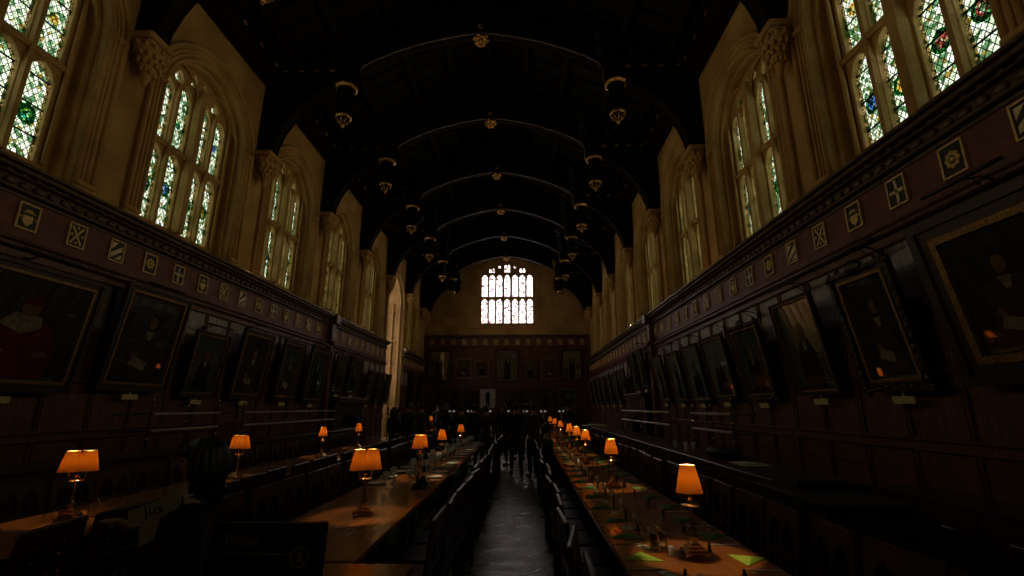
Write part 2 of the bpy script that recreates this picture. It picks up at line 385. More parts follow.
# moulded window surrounds (shafts and hood), tracery and glass
def window_group(idx, side, yc):
    if abs(yc - BC[1]) < .1: yc += .20 if side > 0 else .06
    root = bpy.data.objects.new('window_%d' % idx, None); COL.objects.link(root); root.location = (side * HW, yc, 0)
    struct(root)
    s = side
    # surround with three rolls, projecting into the hall
    b = MB()
    b.plate([arch(OH + .36, 4.9, OZS, OZA + .36), arch(OH - .01, 4.9, OZS, OZA - .01)[::1]], -s * 0.05, s * 0.02, 'yz')
    for dr, rr, dx in ((.02, .04, -.05), (.12, .022, -.055), (.20, .03, -.055), (.32, .05, -.06)):
        path = [(s * dx, u, z) for u, z in arch(OH + dr, 5.0, OZS, OZA + dr, 12)]
        b.tube(path, rr, 8)
    for k in (-1, 1):
        b.box((-s * .06, k * (OH + .18), 4.98), (.16, .42, .2), bev=.03); b.box((-s * .07, k * (OH + .18), 5.13), (.12, .36, .08), bev=.02)
        b.box((-s * .05, k * (OH + .18), OZS), (.14, .38, .1), bev=.03)
    b.obj('surround', STONE, root)
    # tracery plate: four lights in two tiers with pointed heads, small eyes above
    W = OH - .10; lw = 0.228
    cs = [-0.86, -0.33, 0.33, 0.86]
    t = MB(); holes = []; lights = []
    for c in cs:
        lo = lancet(c, lw, 5.3, 6.62, 6.92); hi = lancet(c, lw, 7.08, 8.2 if abs(c) > .5 else 8.3, 8.5 if abs(c) > .5 else 8.62)
        holes += [lo, hi]; lights += [lo, hi]
    for c in (-.6, .6): e = lancet(c, .13, 8.56, 8.68, 8.86, 3); holes.append(e); lights.append(e)
    for c in (-.17, .17): e = lancet(c, .09, 8.74, 8.9, 9.06, 3); holes.append(e); lights.append(e)
    t.plate([arch(OH + .12, 4.9, OZS, OZA + .15)] + holes, s * .48, s * .62, 'yz')
    # mullion and transom mouldings in front of the plate
    for c in (-.595, .595): t.plate([rect(c - .035, 5.25, c + .035, 8.5)], s * .40, s * .52, 'yz')
    t.plate([rect(-.08, 5.25, .08, 8.75)], s * .30, s * .52, 'yz')
    t.box((s * .47, 0, 7.0), (.12, 2 * W, .10), bev=.03)
    for c0 in (-.595, .595):
        t.tube([(s * .42, c0 + u, z) for u, z in arch(.56, 5.3, 8.3, 8.98, 8)], .035, 6)
    for c in cs:
        for z0, zs, za in ((5.3, 6.62, 6.95), (7.08, 8.2, 8.55)):
            t.tube([(s * .50, c + u, z) for u, z in arch(lw + .012, z0, zs, za, 4, 1.5, 1.6)], .022, 6)
    t.obj('tracery', STONE, root, (-s * .14, 0, 0))
    g = MB()
    for L in lights: g.plate([[(a, z) for a, z in L]], s * .565, s * .572, 'yz')
    g.obj('pane', GLASS_S, root, (-s * .14, 0, 0))
    # medallions hung in the lights
    for q, c in enumerate(cs):
        for z, rr in ((6.05 + .12 * RND.uniform(-1, 1), .145), (7.75 + .1 * RND.uniform(-1, 1), .085)):
            k = (0, 1, 3, 0, 2, 1, 0)[RND.randrange(7)]; m = MB()
            ring = [[(rr * math.cos(a) + c, 1.15 * rr * math.sin(a) + z) for a in [2 * PI * i / 14 for i in range(14)]]]
            core = [[(.62 * rr * math.cos(a) + c, .75 * rr * math.sin(a) + z) for a in [2 * PI * i / 12 for i in range(12)]]]
            if rr > .12: m.plate(ring + core, s * .552, s * .557, 'yz')
            else: m.plate([ring[0]], s * .552, s * .557, 'yz', 1)
            if rr > .12: m.plate(core, s * .552, s * .557, 'yz', 1)
            m.obj('medallion', [WREATH, TINTS[k]], root, (-s * .14, 0, 0))
wi = 1
for yc in BC:
    for s in (1, -1):
        if s < 0 and yc == BC[6]: continue
        window_group(wi, s, yc); wi += 1
# end window
root = bpy.data.objects.new('window_%d' % wi, None); COL.objects.link(root); root.location = (0, YE, 0); struct(root)
cs = [-1.68, -1.13, -.59, 0, .59, 1.13, 1.68]
holes = []
for c in cs:
    holes.append(lancet(c, .215, 7.6, 9.2, 9.45)); holes.append(lancet(c, .215, 9.62, 11.05, 11.32))
for c in (-1.15, 1.15):
    for d in (-.12, .12): holes.append(lancet(c + d, .085, 11.48, 11.68, 11.84, 3))
for c in (-.12, .12): holes.append(lancet(c, .095, 11.5, 11.95, 12.12, 3))
for c in (-.58, .58): holes.append([(c + .11 * math.cos(a), 11.92 + .11 * math.sin(a)) for a in [2 * PI * i / 8 for i in range(8)]])
t = MB(); t.plate([arch(2.06, 7.45, 11.1, 12.43)] + holes, .12, .24, 'xz')
for c in (-.30, .30): t.box((c, .08, 9.5), (.09, .14, 4.1))
for c in (-1.4, -.86, .86, 1.4): t.box((c, .09, 9.3), (.05, .1, 3.7))
t.box((0, .08, 9.53), (4.0, .14, .08))
t.obj('tracery', STONE, root)
g = MB()
for L in holes: g.plate([L], .17, .18, 'xz')
g.obj('pane', GLASS_E, root)
for c in cs:
    for z in (7.98, 9.92, 11.0):
        m = MB(); rr = .13 if z < 10.5 else .07
        ring = [(c + rr * math.cos(a), z + rr * math.sin(a)) for a in [2 * PI * i / 12 for i in range(12)]]
        core = [(c + .6 * rr * math.cos(a), z + .6 * rr * math.sin(a)) for a in [2 * PI * i / 12 for i in range(12)]]
        m.plate([ring, core], .155, .160, 'xz', 1 if z < 9 else 0); m.obj('medallion', [TINTS[3], TINTS[1]], root)

# the bay (oriel) opening off the left wall: side walls, floor, vault and a tall window
yc = BC[6]; a = MB()
a.plate([rect(-8.15, 0, -6.68, 9.6)], yc + 1.63, yc + 2.0, 'xz'); a.plate([rect(-8.15, 0, -6.68, 9.6)] + [lancet(-7.42, .5, 2.0 + 2.35 * r_, 3.8 + 2.35 * r_, 4.15 + 2.35 * r_) for r_ in range(3)], yc - 1.9, yc - 1.62, 'xz')
a.plate([rect(-8.15, 9.1, -6.68, 9.5)], yc - 1.7, yc + 1.7, 'xz')
for k in range(5):                       # moulded shafts and panel ribs on the far jamb
    x = -6.12 - k * .42
    a.tube([(x, yc + 1.56, .1), (x, yc + 1.56, 7.6)], .06, 8)
for z in (1.9, 3.9, 5.4, 7.2):
    a.box((-6.97, yc + 1.58, z), (1.75, .08, .09), bev=.02)
for c in (-6.35, -6.77, -7.2, -7.6):
    for z in (3.6, 5.1, 6.9): a.tube([(c + u, yc + 1.57, z2) for u, z2 in arch(.17, z - .3, z - .12, z + .12, 4)], .022, 6)
a.box((-8.0, yc, .9), (.3, 3.4, 1.8))
a.plate([rect(yc - 1.7, 1.8, yc + 1.7, 9.2)] + [lancet(yc + c, .3, 2.0 + 2.35 * r, 3.8 + 2.35 * r, 4.15 + 2.35 * r) for c in (-1.15, -.39, .39, 1.15) for r in range(3)], -8.1, -7.9, 'yz')
struct(a.obj('wall_oriel', STONE))
gw = bpy.data.objects.new('window_%d' % (wi + 1), None); COL.objects.link(gw); struct(gw)
g = MB()
for c in (-1.15, -.39, .39, 1.15):
    for r in range(3): g.plate([lancet(yc + c, .31, 2.0 + 2.35 * r, 3.8 + 2.35 * r, 4.17 + 2.35 * r)], -8.02, -8.01, 'yz')
g.obj('pane', GLASS_E, gw)
g = MB()
for r_ in range(3): g.plate([lancet(-7.42, .51, 2.0 + 2.35 * r_, 3.8 + 2.35 * r_, 4.17 + 2.35 * r_)], yc - 1.76, yc - 1.75, 'xz')  # near-side window, out of view, added to brighten the far jamb
g.obj('pane', GLASS_E, gw)
b = MB()
for dr, rr, dx in ((.06, .06, .06), (.2, .05, .07), (-.06, .05, -.1)):
    b.tube([(-HW + dx, yc + u, z) for u, z in arch(1.62 + dr, .0, 7.4, 9.0 + dr, 12)], rr, 8)
struct(b.obj('trim_1', STONE))

# ------------------------------------------------------------------ oak panelling, frieze, cornice
PX = 5.86
def panelling(side, y0, y1, n):
    b = MB(); s = side; L = y1 - y0; c = (y0 + y1) / 2
    b.box((s * (PX + .07), c, 1.45), (.14, L, 2.9)); b.box((s * (PX + .07), c, 3.55), (.14, L, 1.3), mi=1)
    y = y0 + .45 * 0 + .4
    k0 = math.ceil((y0 - .38) / .803)
    ys = [.38 + .803 * k for k in range(k0, int((y1 - .38) / .803) + 1)]
    for y in ys:
        if y0 < y < y1:
            b.box((s * (PX - .012), y, 1.95), (.05, .085, 3.55), bev=.012)
            b.tube([(s * (PX - .04), y, .2), (s * (PX - .04), y, 3.7)], .012, 5)
    for z, h in ((.16, .32), (1.22, .13), (2.05, .05), (2.86, .11), (3.70, .12)):
        b.box((s * (PX - .025), c, z), (.075, L, h), bev=.015)
    b.box((s * (PX - .05), c, 1.29), (.12, L, .035), bev=.01)
    b.box((s * (PX - .06), c, 3.80), (.16, L, .07), bev=.02); b.box((s * (PX - .03), c, 3.90), (.1, L, .05), bev=.015)
    o1 = struct(b.obj('trim_%d' % n, [OAK, OAKG]))
    f = MB(); f.box((s * (PX + .05), c, 4.2), (.14, L, .62)); struct(f.obj('trim_%d' % (n + 1), FRIEZE))
    k = MB()
    for z, x, h in ((4.50, .06, .05), (4.56, .13, .04), (4.74, .16, .03), (4.80, .24, .06), (4.855, .30, .05)):
        k.box((s * (HW - x / 2 - .06), c, z), (x + .12, L, h), bev=.01)
    k.box((s * (HW - .08), c, 4.65), (.2, L, .18))
    yy = y0 + .1
    while yy < y1 - .05:                                             # carved running leaf and dentils
        k.ball((s * (HW - .2), yy, 4.65), .07, 6, 4, sc=(.5, 1.2, .9)); k.box((s * (HW - .26), yy + .1, 4.755), (.05, .06, .035))
        yy += .2
    struct(k.obj('trim_%d' % (n + 2), CORN))
panelling(1, YB, YE, 2); panelling(-1, YB, BC[6] - 1.72, 5); panelling(-1, BC[6] + 1.75, YE, 8)
# breaks in the cornice over the chimney pieces
for s, y in ((1, 16.7), (-1, 16.5)):
    b = MB(); b.box((s * 5.74, y, 2.4), (.18, .26, 4.6), bev=.02); b.box((s * 5.68, y, 4.72), (.36, .36, .36), bev=.03); b.box((s * 5.68, y, 3.85), (.28, .34, .14), bev=.02)
    struct(b.obj('trim_%d' % (11 if s > 0 else 12), OAK))
# end wall panelling
b = MB(); b.box((0, YE - .06, 3.0), (11.7, .12, 6.0))
for k in range(15): b.box((-5.6 + .8 * k, YE - .14, 2.9), (.08, .05, 5.7), bev=.01)
for z in (.2, 1.3, 3.15, 5.75): b.box((0, YE - .15, z), (11.7, .08, .12), bev=.015)
struct(b.obj('trim_13', OAK))
b = MB(); b.box((0, YE - .08, 6.2), (11.7, .14, .55)); struct(b.obj('trim_14', FRIEZE))
b = MB()
for z, h, d in ((5.9, .06, .22), (6.5, .06, .2), (6.58, .07, .3), (6.65, .06, .38)): b.box((0, YE - d / 2, z), (11.8, d, h), bev=.01)
struct(b.obj('trim_15', CORN))
struct(MB().box((0, 32.0, .07), (11.6, 3.1, .14)).obj('floor_dais', OAK))

# heraldic panels set in the frieze
def shield_parts(kind):
    f = MB()
    f.plate([rect(-.17, -.22, .17, .22), rect(-.145, -.195, .145, .195)], -.03, 0.0)
    g = MB(); g.plate([rect(-.15, -.2, .15, .2)], -.012, 0.0)
    h = MB(); a = -.022; z = -.012
    if kind == 0:      # gold saltire with bosses
        for q in (1, -1): h.plate([[(-.12 * q, -.15), (-.09 * q, -.17), (.12 * q, .15), (.09 * q, .17)]], a, z)
        for u, v in ((0, .14), (0, -.14), (.1, 0), (-.1, 0)): h.ball((u, a, v), .03, 6, 4, sc=(1, .4, 1))
    elif kind == 1:    # bend on a quartered field
        h.plate([[(-.12, -.16), (.12, .02), (.12, .12), (-.12, -.06)]], a, z); h.plate([[(-.12, .02), (0, .16), (-.12, .16)]], a, z); h.plate([[(.12, -.16), (.12, -.05), (-.02, -.16)]], a, z)
    elif kind == 2:    # rose
        for k in range(8): h.ball((.075 * math.cos(k * PI / 4), a, .085 * math.sin(k * PI / 4)), .038, 6, 4, sc=(1, .4, 1))
        h.ball((0, a, 0), .035, 6, 4, sc=(1, .6, 1))
    elif kind == 3:    # cross flory
        h.plate([rect(-.022, -.15, .022, .15)], a, z); h.plate([rect(-.1, -.02, .1, .03)], a, z)
        for u, v in ((0, .15), (0, -.15), (.1, 0), (-.1, 0)): h.ball((u, a, v), .032, 6, 4, sc=(1, .4, 1))
    else:              # hat above a shield
        h.plate([[(-.08, .02), (-.08, -.08), (0, -.16), (.08, -.08), (.08, .02)]], a, z); h.ball((0, a, .09), .07, 8, 4, sc=(1, .3, .5)); h.box((0, a, .07), (.2, .01, .015))
        for u in (-.12, .12): h.ball((u, a, -.02), .02, 6, 4)
    return f, g, h
KN = ['gold cross of St Andrew', 'diagonal bend', 'gilt rose', 'gilt flowered cross', 'small shield under a hat']
protos = []
def place_shield(k, loc, rz, label, grp):
    if len(protos) <= k:
        f, g, h = shield_parts(k)
        r = thing('heraldic_panel', label, 'heraldic panel', loc, (0, 0, rz), grp)
        f.obj('border', SHIELD_G, r); g.obj('field', SHIELD_K if k != 3 else SHIELD_K, r); h.obj('charge', SHIELD_G if k in (0, 2, 4) else SHIELD_W, r)
        r.scale = (.86, .86, .86)
        protos.append(r)
    else: dup(protos[k], loc, rz, label, grp)
for s, nm in ((1, 'frieze above the serving counter with the rails'), (-1, 'frieze on the wall with the tall bay')):
    ys = [3.09 + .78 * k if s > 0 else 3.0 + .74 * k for k in range(0, 42)]
    n = 0
    for i, y in enumerate(ys):
        if s < 0 and BC[6] - 2 < y < BC[6] + 2: continue
        if y > YE - .3 or y < 3.0: continue
        k = i % 5 if len(protos) >= 5 else len(protos)
        if abs(y - (16.7 if s > 0 else 16.5)) < .3: continue
        place_shield(k, (s * (PX - .025), y, 4.25), -s * PI / 2, '%s panel with a %s, %s in the %s' % ('small framed', KN[k], nth(n), 'counter-side frieze' if s > 0 else 'bay-side frieze'), 'heraldic panels along the ' + nm)
        n += 1
for i in range(15):
    k = (i * 2) % 5
    place_shield(k, (-5.4 + .77 * i, YE - .155, 6.2), 0, 'framed panel with a %s, %s across under the end window' % (KN[k], nth(i)), 'heraldic panels under the end window')

# ------------------------------------------------------------------ roof
b = MB()
for s in (1, -1):
    b.plate([[(s * 6.9, 11.0), (s * 6.0, 11.0), (0, 14.35), (0, 14.6), (s * 6.9, 11.3)]], YB - .6, YE + .6, 'xz', 0)
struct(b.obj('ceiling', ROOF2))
b = MB()
for s in (1, -1):
    for x in (1.3, 2.6, 4.0, 5.2):
        z = 14.35 - (3.35 / 6) * x
        b.plate([[(s * (x - .1), z - .24), (s * (x + .1), z - .34), (s * (x + .1), z + .02), (s * (x - .1), z + .1)]], YB, YE, 'xz')
    for k in range(int((YE - YB) / .58)):
        y = YB + .3 + k * .58
        b.plate([[(s * 5.95, 10.93), (s * 5.95, 11.06), (0, 14.41), (0, 14.26)]], y, y + .1, 'xz')
b.box((0, (YB + YE) / 2, 14.15), (.25, YE - YB, .3))
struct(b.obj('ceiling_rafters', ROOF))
# wall plates: a carved beam over each bay with gilded leaves on its face
lf = MB()
for k in range(3): a_ = (k - 1) * .9; lf.ball((0, .055 * math.sin(a_), .05 * math.cos(a_)), .045, 6, 4, sc=(.4, .7 if k != 1 else .6, 1.1))
leaf_mesh = None
def leaf(parent, loc, rz=0):
    global leaf_mesh
    if leaf_mesh is None:
        o = lf.obj('gilt_leaf', GOLD, parent, loc); leaf_mesh = o.data
    else:
        o = bpy.data.objects.new('gilt_leaf', leaf_mesh); COL.objects.link(o); o.parent = parent; o.location = loc
    o.rotation_euler = (0, 0, rz); return o
ylist = [YB] + TR + [YE]
for s in (1, -1):
    n = 0
    for i in range(len(ylist) - 1):
        y0, y1 = ylist[i] + .2, ylist[i + 1] - .2
        if ylist[i] == YB: y0 = YB
        if y1 - y0 < .5: y1 = ylist[i + 1]
        r = thing('wall_plate_beam', 'dark carved roof beam with gilded leaves along the %s, %s from the near end' % ('counter wall' if s > 0 else 'bay wall', nth(i)), 'roof beam', (s * 5.8, (y0 + y1) / 2, 10.45), group='carved beams on top of the walls')
        L = y1 - y0; m = MB(); m.box((0, 0, .18), (.40, L, .5), bev=.03); m.box((-s * .12, 0, .5), (.5, L, .18), bev=.03); m.box((-s * .05, 0, -.1), (.44, L, .08), bev=.02)
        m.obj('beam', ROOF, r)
        nn = int(L / .62)
        for k in range(nn): leaf(r, (-s * .27, -L / 2 + L * (k + .5) / nn, .22))
def curve_low(s):     # lower edge of the wall brace, from the corbel up to the pendant
    return [(s * x, z) for x, z in ((5.62, 8.2), (5.56, 8.6), (5.42, 9.0), (5.18, 9.42), (4.88, 9.8), (4.55, 10.08), (4.2, 10.28), (3.95, 10.38))]
ARC = [(3.42, 10.3), (3.42, 10.8), (3.3, 10.98), (2.95, 11.2), (2.35, 11.47), (1.7, 11.7), (1.0, 11.88), (.4, 11.99), (0, 12.03)]
def make_truss(label):
    r = thing('roof_truss', label, 'roof truss', (0, 0, 0), group='hammerbeam trusses of the roof')
    for s in (1, -1):
        m = MB(); low = curve_low(s)
        m.plate([[(s * 5.98, 8.2)] + low + [(s * 3.9, 10.5), (s * 5.98, 10.5)]], -.17, .17)
        m.obj('wall_brace', ROOF, r)
        e = MB(); e.tube([(x, -.14, z) for x, z in low], .035, 6); e.tube([(x, .14, z) for x, z in low], .035, 6)
        e.obj('brace_moulding', ROOF, r)
        m = MB(); m.box((s * 4.75, 0, 10.68), (2.6, .42, .38), bev=.04); m.box((s * 4.75, 0, 10.92), (2.6, .5, .1), bev=.03)
        hb = m.obj('hammerbeam', ROOF, r)
        for k in range(4): leaf(hb, (s * (4.1 + .45 * k), -.26, 10.72), PI / 2)
        m = MB(); m.box((s * 3.7, 0, 11.7), (.36, .36, 1.8), bev=.05)
        m.plate([[(s * 3.9, 11.0), (s * 4.4, 11.0), (s * 5.75, 11.0), (s * 5.1, 11.22), (s * 4.4, 11.6), (s * 3.95, 12.15)], [(s * 4.08, 11.15), (s * 4.7, 11.15), (s * 4.35, 11.42), (s * 4.08, 11.8)]], -.08, .08)
        m.obj('queen_post', ROOF, r)
        # openwork pendant below the end of the hammerbeam
        p = MB(); p.lathe([(.20, .0), (.20, -.1), (.12, -.16), (.10, -.95), (.17, -1.02)], (s * 3.78, 0, 10.45), 8)
        for k in range(8):
            a = 2 * PI * k / 8 + PI / 8; p.box((s * 3.78 + .19 * math.cos(a), .19 * math.sin(a), 9.93), (.04, .04, .8))
        pd = p.obj('pendant', ROOF, r)
        q = MB(); prof = [(.27, .02), (.33, .06), (.33, .10), (.27, .12), (.22, .10), (.22, .02)]
        q.lathe(prof, (s * 3.78, 0, 10.28), 8, caps=False, smooth=False)
        for k in range(16):
            a = 2 * PI * k / 16; q.ball((s * 3.78 + .25 * math.cos(a), .25 * math.sin(a), 10.30), .022, 5, 4)
        q.obj('collar', GOLD, pd)
        q = MB(); q.lathe([(.17, .0), (.23, -.02), (.23, -.06), (.20, -.09)], (s * 3.78, 0, 9.47), 8, smooth=False)
        q.obj('cup_rim', GOLD, pd)
        q = MB(); q.lathe([(.19, 0), (.15, -.07), (.07, -.13)], (s * 3.78, 0, 9.37), 8, mi=1, smooth=False)
        for k in range(8):
            a = 2 * PI * k / 8; q.tube([(s * 3.78 + .2 * math.cos(a), .2 * math.sin(a), 9.38), (s * 3.78 + .15 * math.cos(a), .15 * math.sin(a), 9.29), (s * 3.78 + .06 * math.cos(a), .06 * math.sin(a), 9.23)], .014, 5)
        q.ball((s * 3.78, 0, 9.19), .06, 8, 5); q.ball((s * 3.78, 0, 9.12), .03, 6, 4)
        q.obj('finial', [GOLD, ROOF], pd)
    m = MB(); left = [(-x, z) for x, z in ARC]; right = list(reversed(ARC[:-1]))
    holes = []
    for s in (1, -1):
        for x0, x1 in ((.25, .85), (.95, 1.55), (1.65, 2.25), (2.35, 2.95)):
            zl = lambda x: 12.1 - .12 * x * x + .16
            holes.append([(s * x0, zl(x0)), (s * x0, 12.72), (s * x1, 12.72), (s * x1, zl(x1))])
    m.plate([left + right + [(3.42, 12.3), (3.2, 12.55), (2.6, 12.88), (-2.6, 12.88), (-3.2, 12.55), (-3.42, 12.3)]] + holes, -.13, .13)
    m.plate([[(-x, z) for x, z in ARC[2:]] + [(x, z) for x, z in reversed(ARC[2:-1])] + [(3.2, 12.3), (2.6, 12.85), (-2.6, 12.85), (-3.2, 12.3)]], -.04, .04)
    m.plate([[(-2.6, 12.8), (2.6, 12.8), (0, 14.3)]], -.04, .04)
    m.obj('collar_arch', ROOF, r)
    e = MB(); full = left + right
    e.tube([(x, -.135, z) for x, z in full], .024, 6)
    e.obj('arch_moulding', EDGE, r)
    for x in (-2.2, -1.1, 0, 1.1, 2.2):
        m = MB(); m.box((x, 0, 13.2), (.14, .14, .62 + .3 * (2.2 - abs(x)) / 2.2 * 2), bev=.02); m.obj('strut', ROOF, r)
    q = MB(); q.ball((0, 0, 11.95), .19, 10, 6, sc=(1.1, .9, .8))
    for k in range(10):
        a = 2 * PI * k / 10; q.ball((.18 * math.cos(a), .16 * math.sin(a), 11.9 + .05 * (k % 2)), .07, 6, 4, sc=(1, 1, .7))
        q.ball((.1 * math.cos(a + .3), .1 * math.sin(a + .3), 11.8), .05, 6, 4)
    q.tube([(.06 * math.cos(t), -.2, 12.2 + .06 * math.sin(t)) for t in [2 * PI * i / 8 for i in range(9)]], .02, 5)
    q.obj('boss', GOLD, r)
    return r
t0 = make_truss('hammerbeam roof truss with gilt pendants, first from the near end'); t0.location = (0, TR[0], 0)
for i, y in enumerate(TR[1:]): dup(t0, (0, y, 0), label='hammerbeam roof truss with gilt pendants, %s from the near end' % nth(i + 1))
# half truss against the end wall
for s in (1, -1):
    r = thing('wall_truss_brace', 'dark curved brace against the end wall, %s side' % ('counter' if s > 0 else 'bay'), 'roof brace', (0, YE - .2, 0))
    m = MB(); m.plate([[(s * 5.98, 8.2)] + curve_low(s) + [(s * 3.9, 10.5), (s * 5.98, 10.5)]], -.17, .17); m.obj('brace', ROOF, r)
    m = MB(); m.box((s * 4.75, 0, 10.68), (2.6, .36, .38), bev=.04); m.box((s * 3.72, -.02, 11.0), (.36, .36, 1.6), bev=.04); m.obj('beam', ROOF, r)
    m = MB(); m.lathe([(.2, 0), (.26, -.1), (.24, -.35), (.12, -.5), (.05, -.6)], (s * 3.72, -.06, 10.4), 8, smooth=False); m.obj('pendant', ROOF, r)
# corbels
def make_corbel(label, loc, rz):
    r = thing('stone_corbel', label, 'corbel', loc, (0, 0, rz), 'carved stone corbels under the trusses')
    m = MB(); m.box((.245, 0, -.06), (.47, .60, .12), bev=.03); m.box((.225, 0, -.18), (.43, .52, .1), bev=.03); m.obj('abacus', STONE, r)
    m = MB(); CS = Matrix.Translation((.245, 0, 0)) @ Matrix.Diagonal((.78, 1, 1, 1)); m.lathe([(.30, -.2), (.31, -.3), (.24, -.42), (.20, -.55), (.12, -.75), (.05, -.92), (.015, -1.0)], (0, 0, 0), 10, M=CS)
    for k in range(-5, 6):
        a = k * .5
        for j in range(4):
            rr = (.31, .27, .22, .15)[j]; z = (-.27, -.42, -.56, -.70)[j]
            m.ball((rr * math.cos(a + .2 * (j % 2)), rr * math.sin(a + .2 * (j % 2)), z), .055 if abs(k) < 4 else .03, 6, 4, sc=(.8, .9, 1.1), M=CS)
    m.obj('carved_body', STONE, r)
    return r
c0 = None
for i, y in enumerate(TR + [YE - .95]):
    for s in (1, -1):
        lab = 'carved stone corbel under a roof brace on the %s, %s from the near end' % ('counter wall' if s > 0 else 'bay wall', nth(i))
        rz = 0 if s < 0 else PI; loc = (s * 5.995, y, 8.3)
        if c0 is None: c0 = make_corbel(lab, loc, rz)
        else: dup(c0, loc, rz, lab)

# warm fill lights added on the cornices, each brightening the stone opposite
FILL = 26.0
up0 = None
for i, y in enumerate(TR):
    if i % 2: continue
    for s in (1, -1):
        lab = 'small added fill light standing on the %s cornice, %s from the near end' % ('counter wall' if s > 0 else 'bay wall', nth(i // 2))
        rz = 0 if s > 0 else PI
        if up0 is None:
            up0 = thing('cornice_fill_light', lab, 'fill_light', (s * 5.84, y, 4.881), (0, 0, rz), group='fill lights added on the cornices')
            m = MB(); m.box((.03, 0, .07), (.07, .20, .13), bev=.01); m.box((.02, 0, .01), (.10, .10, .02), bev=.005); m.obj('housing', IRON, up0)
            m = MB(); m.box((-.008, 0, .07), (.006, .17, .10)); m.obj('fill_lens', plain('fill_light_lens', (.8, .7, .5), .4, emit=(1, .72, .4), es=.5), up0)
        else: dup(up0, (s * 5.84, y, 4.881), rz, lab)
        l = bpy.data.lights.new('fill_light', 'AREA'); l.shape = 'RECTANGLE'; l.size = .1; l.size_y = .17; l.energy = FILL; l.color = (1, .68, .34); l.spread = 2.3
        o = bpy.data.objects.new('fill_light', l); COL.objects.link(o); o.location = (s * 5.82, y, 4.96)
        o.rotation_euler = Vector((-s, 0, .30)).to_track_quat('-Z', 'Y').to_euler()

# ------------------------------------------------------------------ paintings
def figure(g, w, h, kind):
    """painted sitter as thin flat shapes on the canvas; mi: 1 face 2 red 3 black 4 white 5 brown"""
    def P(pts, mi, lay): g.plate([[(u * w, v * h) for u, v in pts]], -.002 * lay - .001, -.002 * lay, mi=mi)
    def ell(cx, cy, rx, ry, mi, lay): P([(cx + rx * math.cos(t), cy + ry * math.sin(t)) for t in [2 * PI * i / 14 for i in range(14)]], mi, lay)
    if kind == 'cardinal':
        P([(-.46, .02), (.30, .02), (.34, .30), (.26, .52), (.10, .62), (-.12, .60), (-.32, .50), (-.44, .30)], 2, 1)
        P([(-.20, .52), (.0, .44), (.16, .52), (.13, .63), (-.10, .64)], 4, 2); ell(.02, .70, .085, .085, 1, 3)
        P([(-.07, .73), (.11, .73), (.10, .80), (-.05, .81)], 2, 4); P([(-.42, .18), (-.2, .16), (-.08, .27), (-.28, .36)], 4, 2); ell(.22, .26, .07, .035, 1, 3)
    elif kind == 'seated':
        P([(-.28, .04), (.30, .04), (.30, .32), (.18, .55), (.05, .62), (-.1, .60), (-.22, .45)], 5, 1)
        ell(.03, .70, .07, .075, 1, 3); P([(-.04, .60), (.10, .60), (.06, .50), (0, .50)], 4, 2); ell(-.14, .32, .05, .04, 1, 2); P([(-.2, .2), (.1, .14), (.12, .24), (-.14, .3)], 4, 2)
    elif kind == 'standing':
        P([(-.16, .03), (.18, .03), (.16, .5), (.14, .74), (-.10, .74), (-.15, .5)], 3, 1); ell(.02, .82, .055, .055, 1, 2); P([(-.03, .72), (.07, .72), (.04, .58), (0, .58)], 4, 2)
    elif kind == 'pale':
        P([(-.11, .10), (-.02, .10), (0, .4), (.04, .10), (.13, .10), (.14, .55), (.16, .78), (.06, .84), (-.05, .84), (-.14, .78), (-.17, .5)], 3, 1); ell(.01, .89, .045, .05, 3, 2)
    else:
        P([(-.26, .03), (.26, .03), (.22, .42), (.10, .56), (-.10, .56), (-.22, .42)], 3, 1); ell(0, .66, .09, .10, 1, 2); P([(-.06, .55), (.06, .55), (.03, .44), (-.03, .44)], 4, 2)
def painting(label, loc, rz, tilt, w, h, fw, gilt, kind, canvas=None, plaque=True, carved=False):
    r = thing('framed_painting', label, 'painting', loc, (tilt, 0, rz), None)
    f = MB()
    fw = min(fw, w * .3)
    for a, b_, d0, d1, mi in ((0, fw * .35, -.02, -.10, 0), (fw * .35, fw * .75, -.02, -.07, 0), (fw * .75, fw, -.02, -.085, 1)):
        f.plate([rect(-w / 2 + a, a, w / 2 - a, h - a), rect(-w / 2 + b_, b_, w / 2 - b_, h - b_)], d1, d0, mi=mi)
    if carved:
        n = int(w / .12)
        for k in range(n + 1):
            u = -w / 2 + w * k / n
            for z in (fw * .3, h - fw * .3): f.ball((u, -.09, z + RND.uniform(-.02, .02)), RND.uniform(.03, .05), 6, 4, sc=(1.5, .6, .8))
        n = int(h / .12)
        for k in range(n + 1):
            for u in (-w / 2 + fw * .3, w / 2 - fw * .3): f.ball((u + RND.uniform(-.02, .02), -.09, h * k / n), RND.uniform(.03, .05), 6, 4, sc=(.8, .6, 1.5))
        f.ball((0, -.09, h), .14, 8, 5, sc=(1.3, .4, .7))
    f.obj('picture_frame', [GILT if gilt and w < 1.3 else DFRAME, GILT], r)
    g = MB(); g.plate([rect(-w / 2 + fw * .9, fw * .9, w / 2 - fw * .9, h - fw * .9)], -.03, -.02)
    G = MB(); figure(G, w - 2 * fw, h - 2 * fw, kind)
    g.add([(x, y - .031, z + fw) for x, y, z in G.v], G.f); g.mi[-len(G.f):] = G.mi
    g.obj('canvas', [canvas or CANV, FACE, PRED, PBLK, PWHT, PBRN], r)
    if plaque:
        p = MB(); p.box((0, -.06, -.10), (.34 if w > 1 else .26, .02, .09), bev=.004); p.box((0, -.03, -.03), (.04, .03, .08)); p.obj('name_plaque', CREAM, r)
    return r
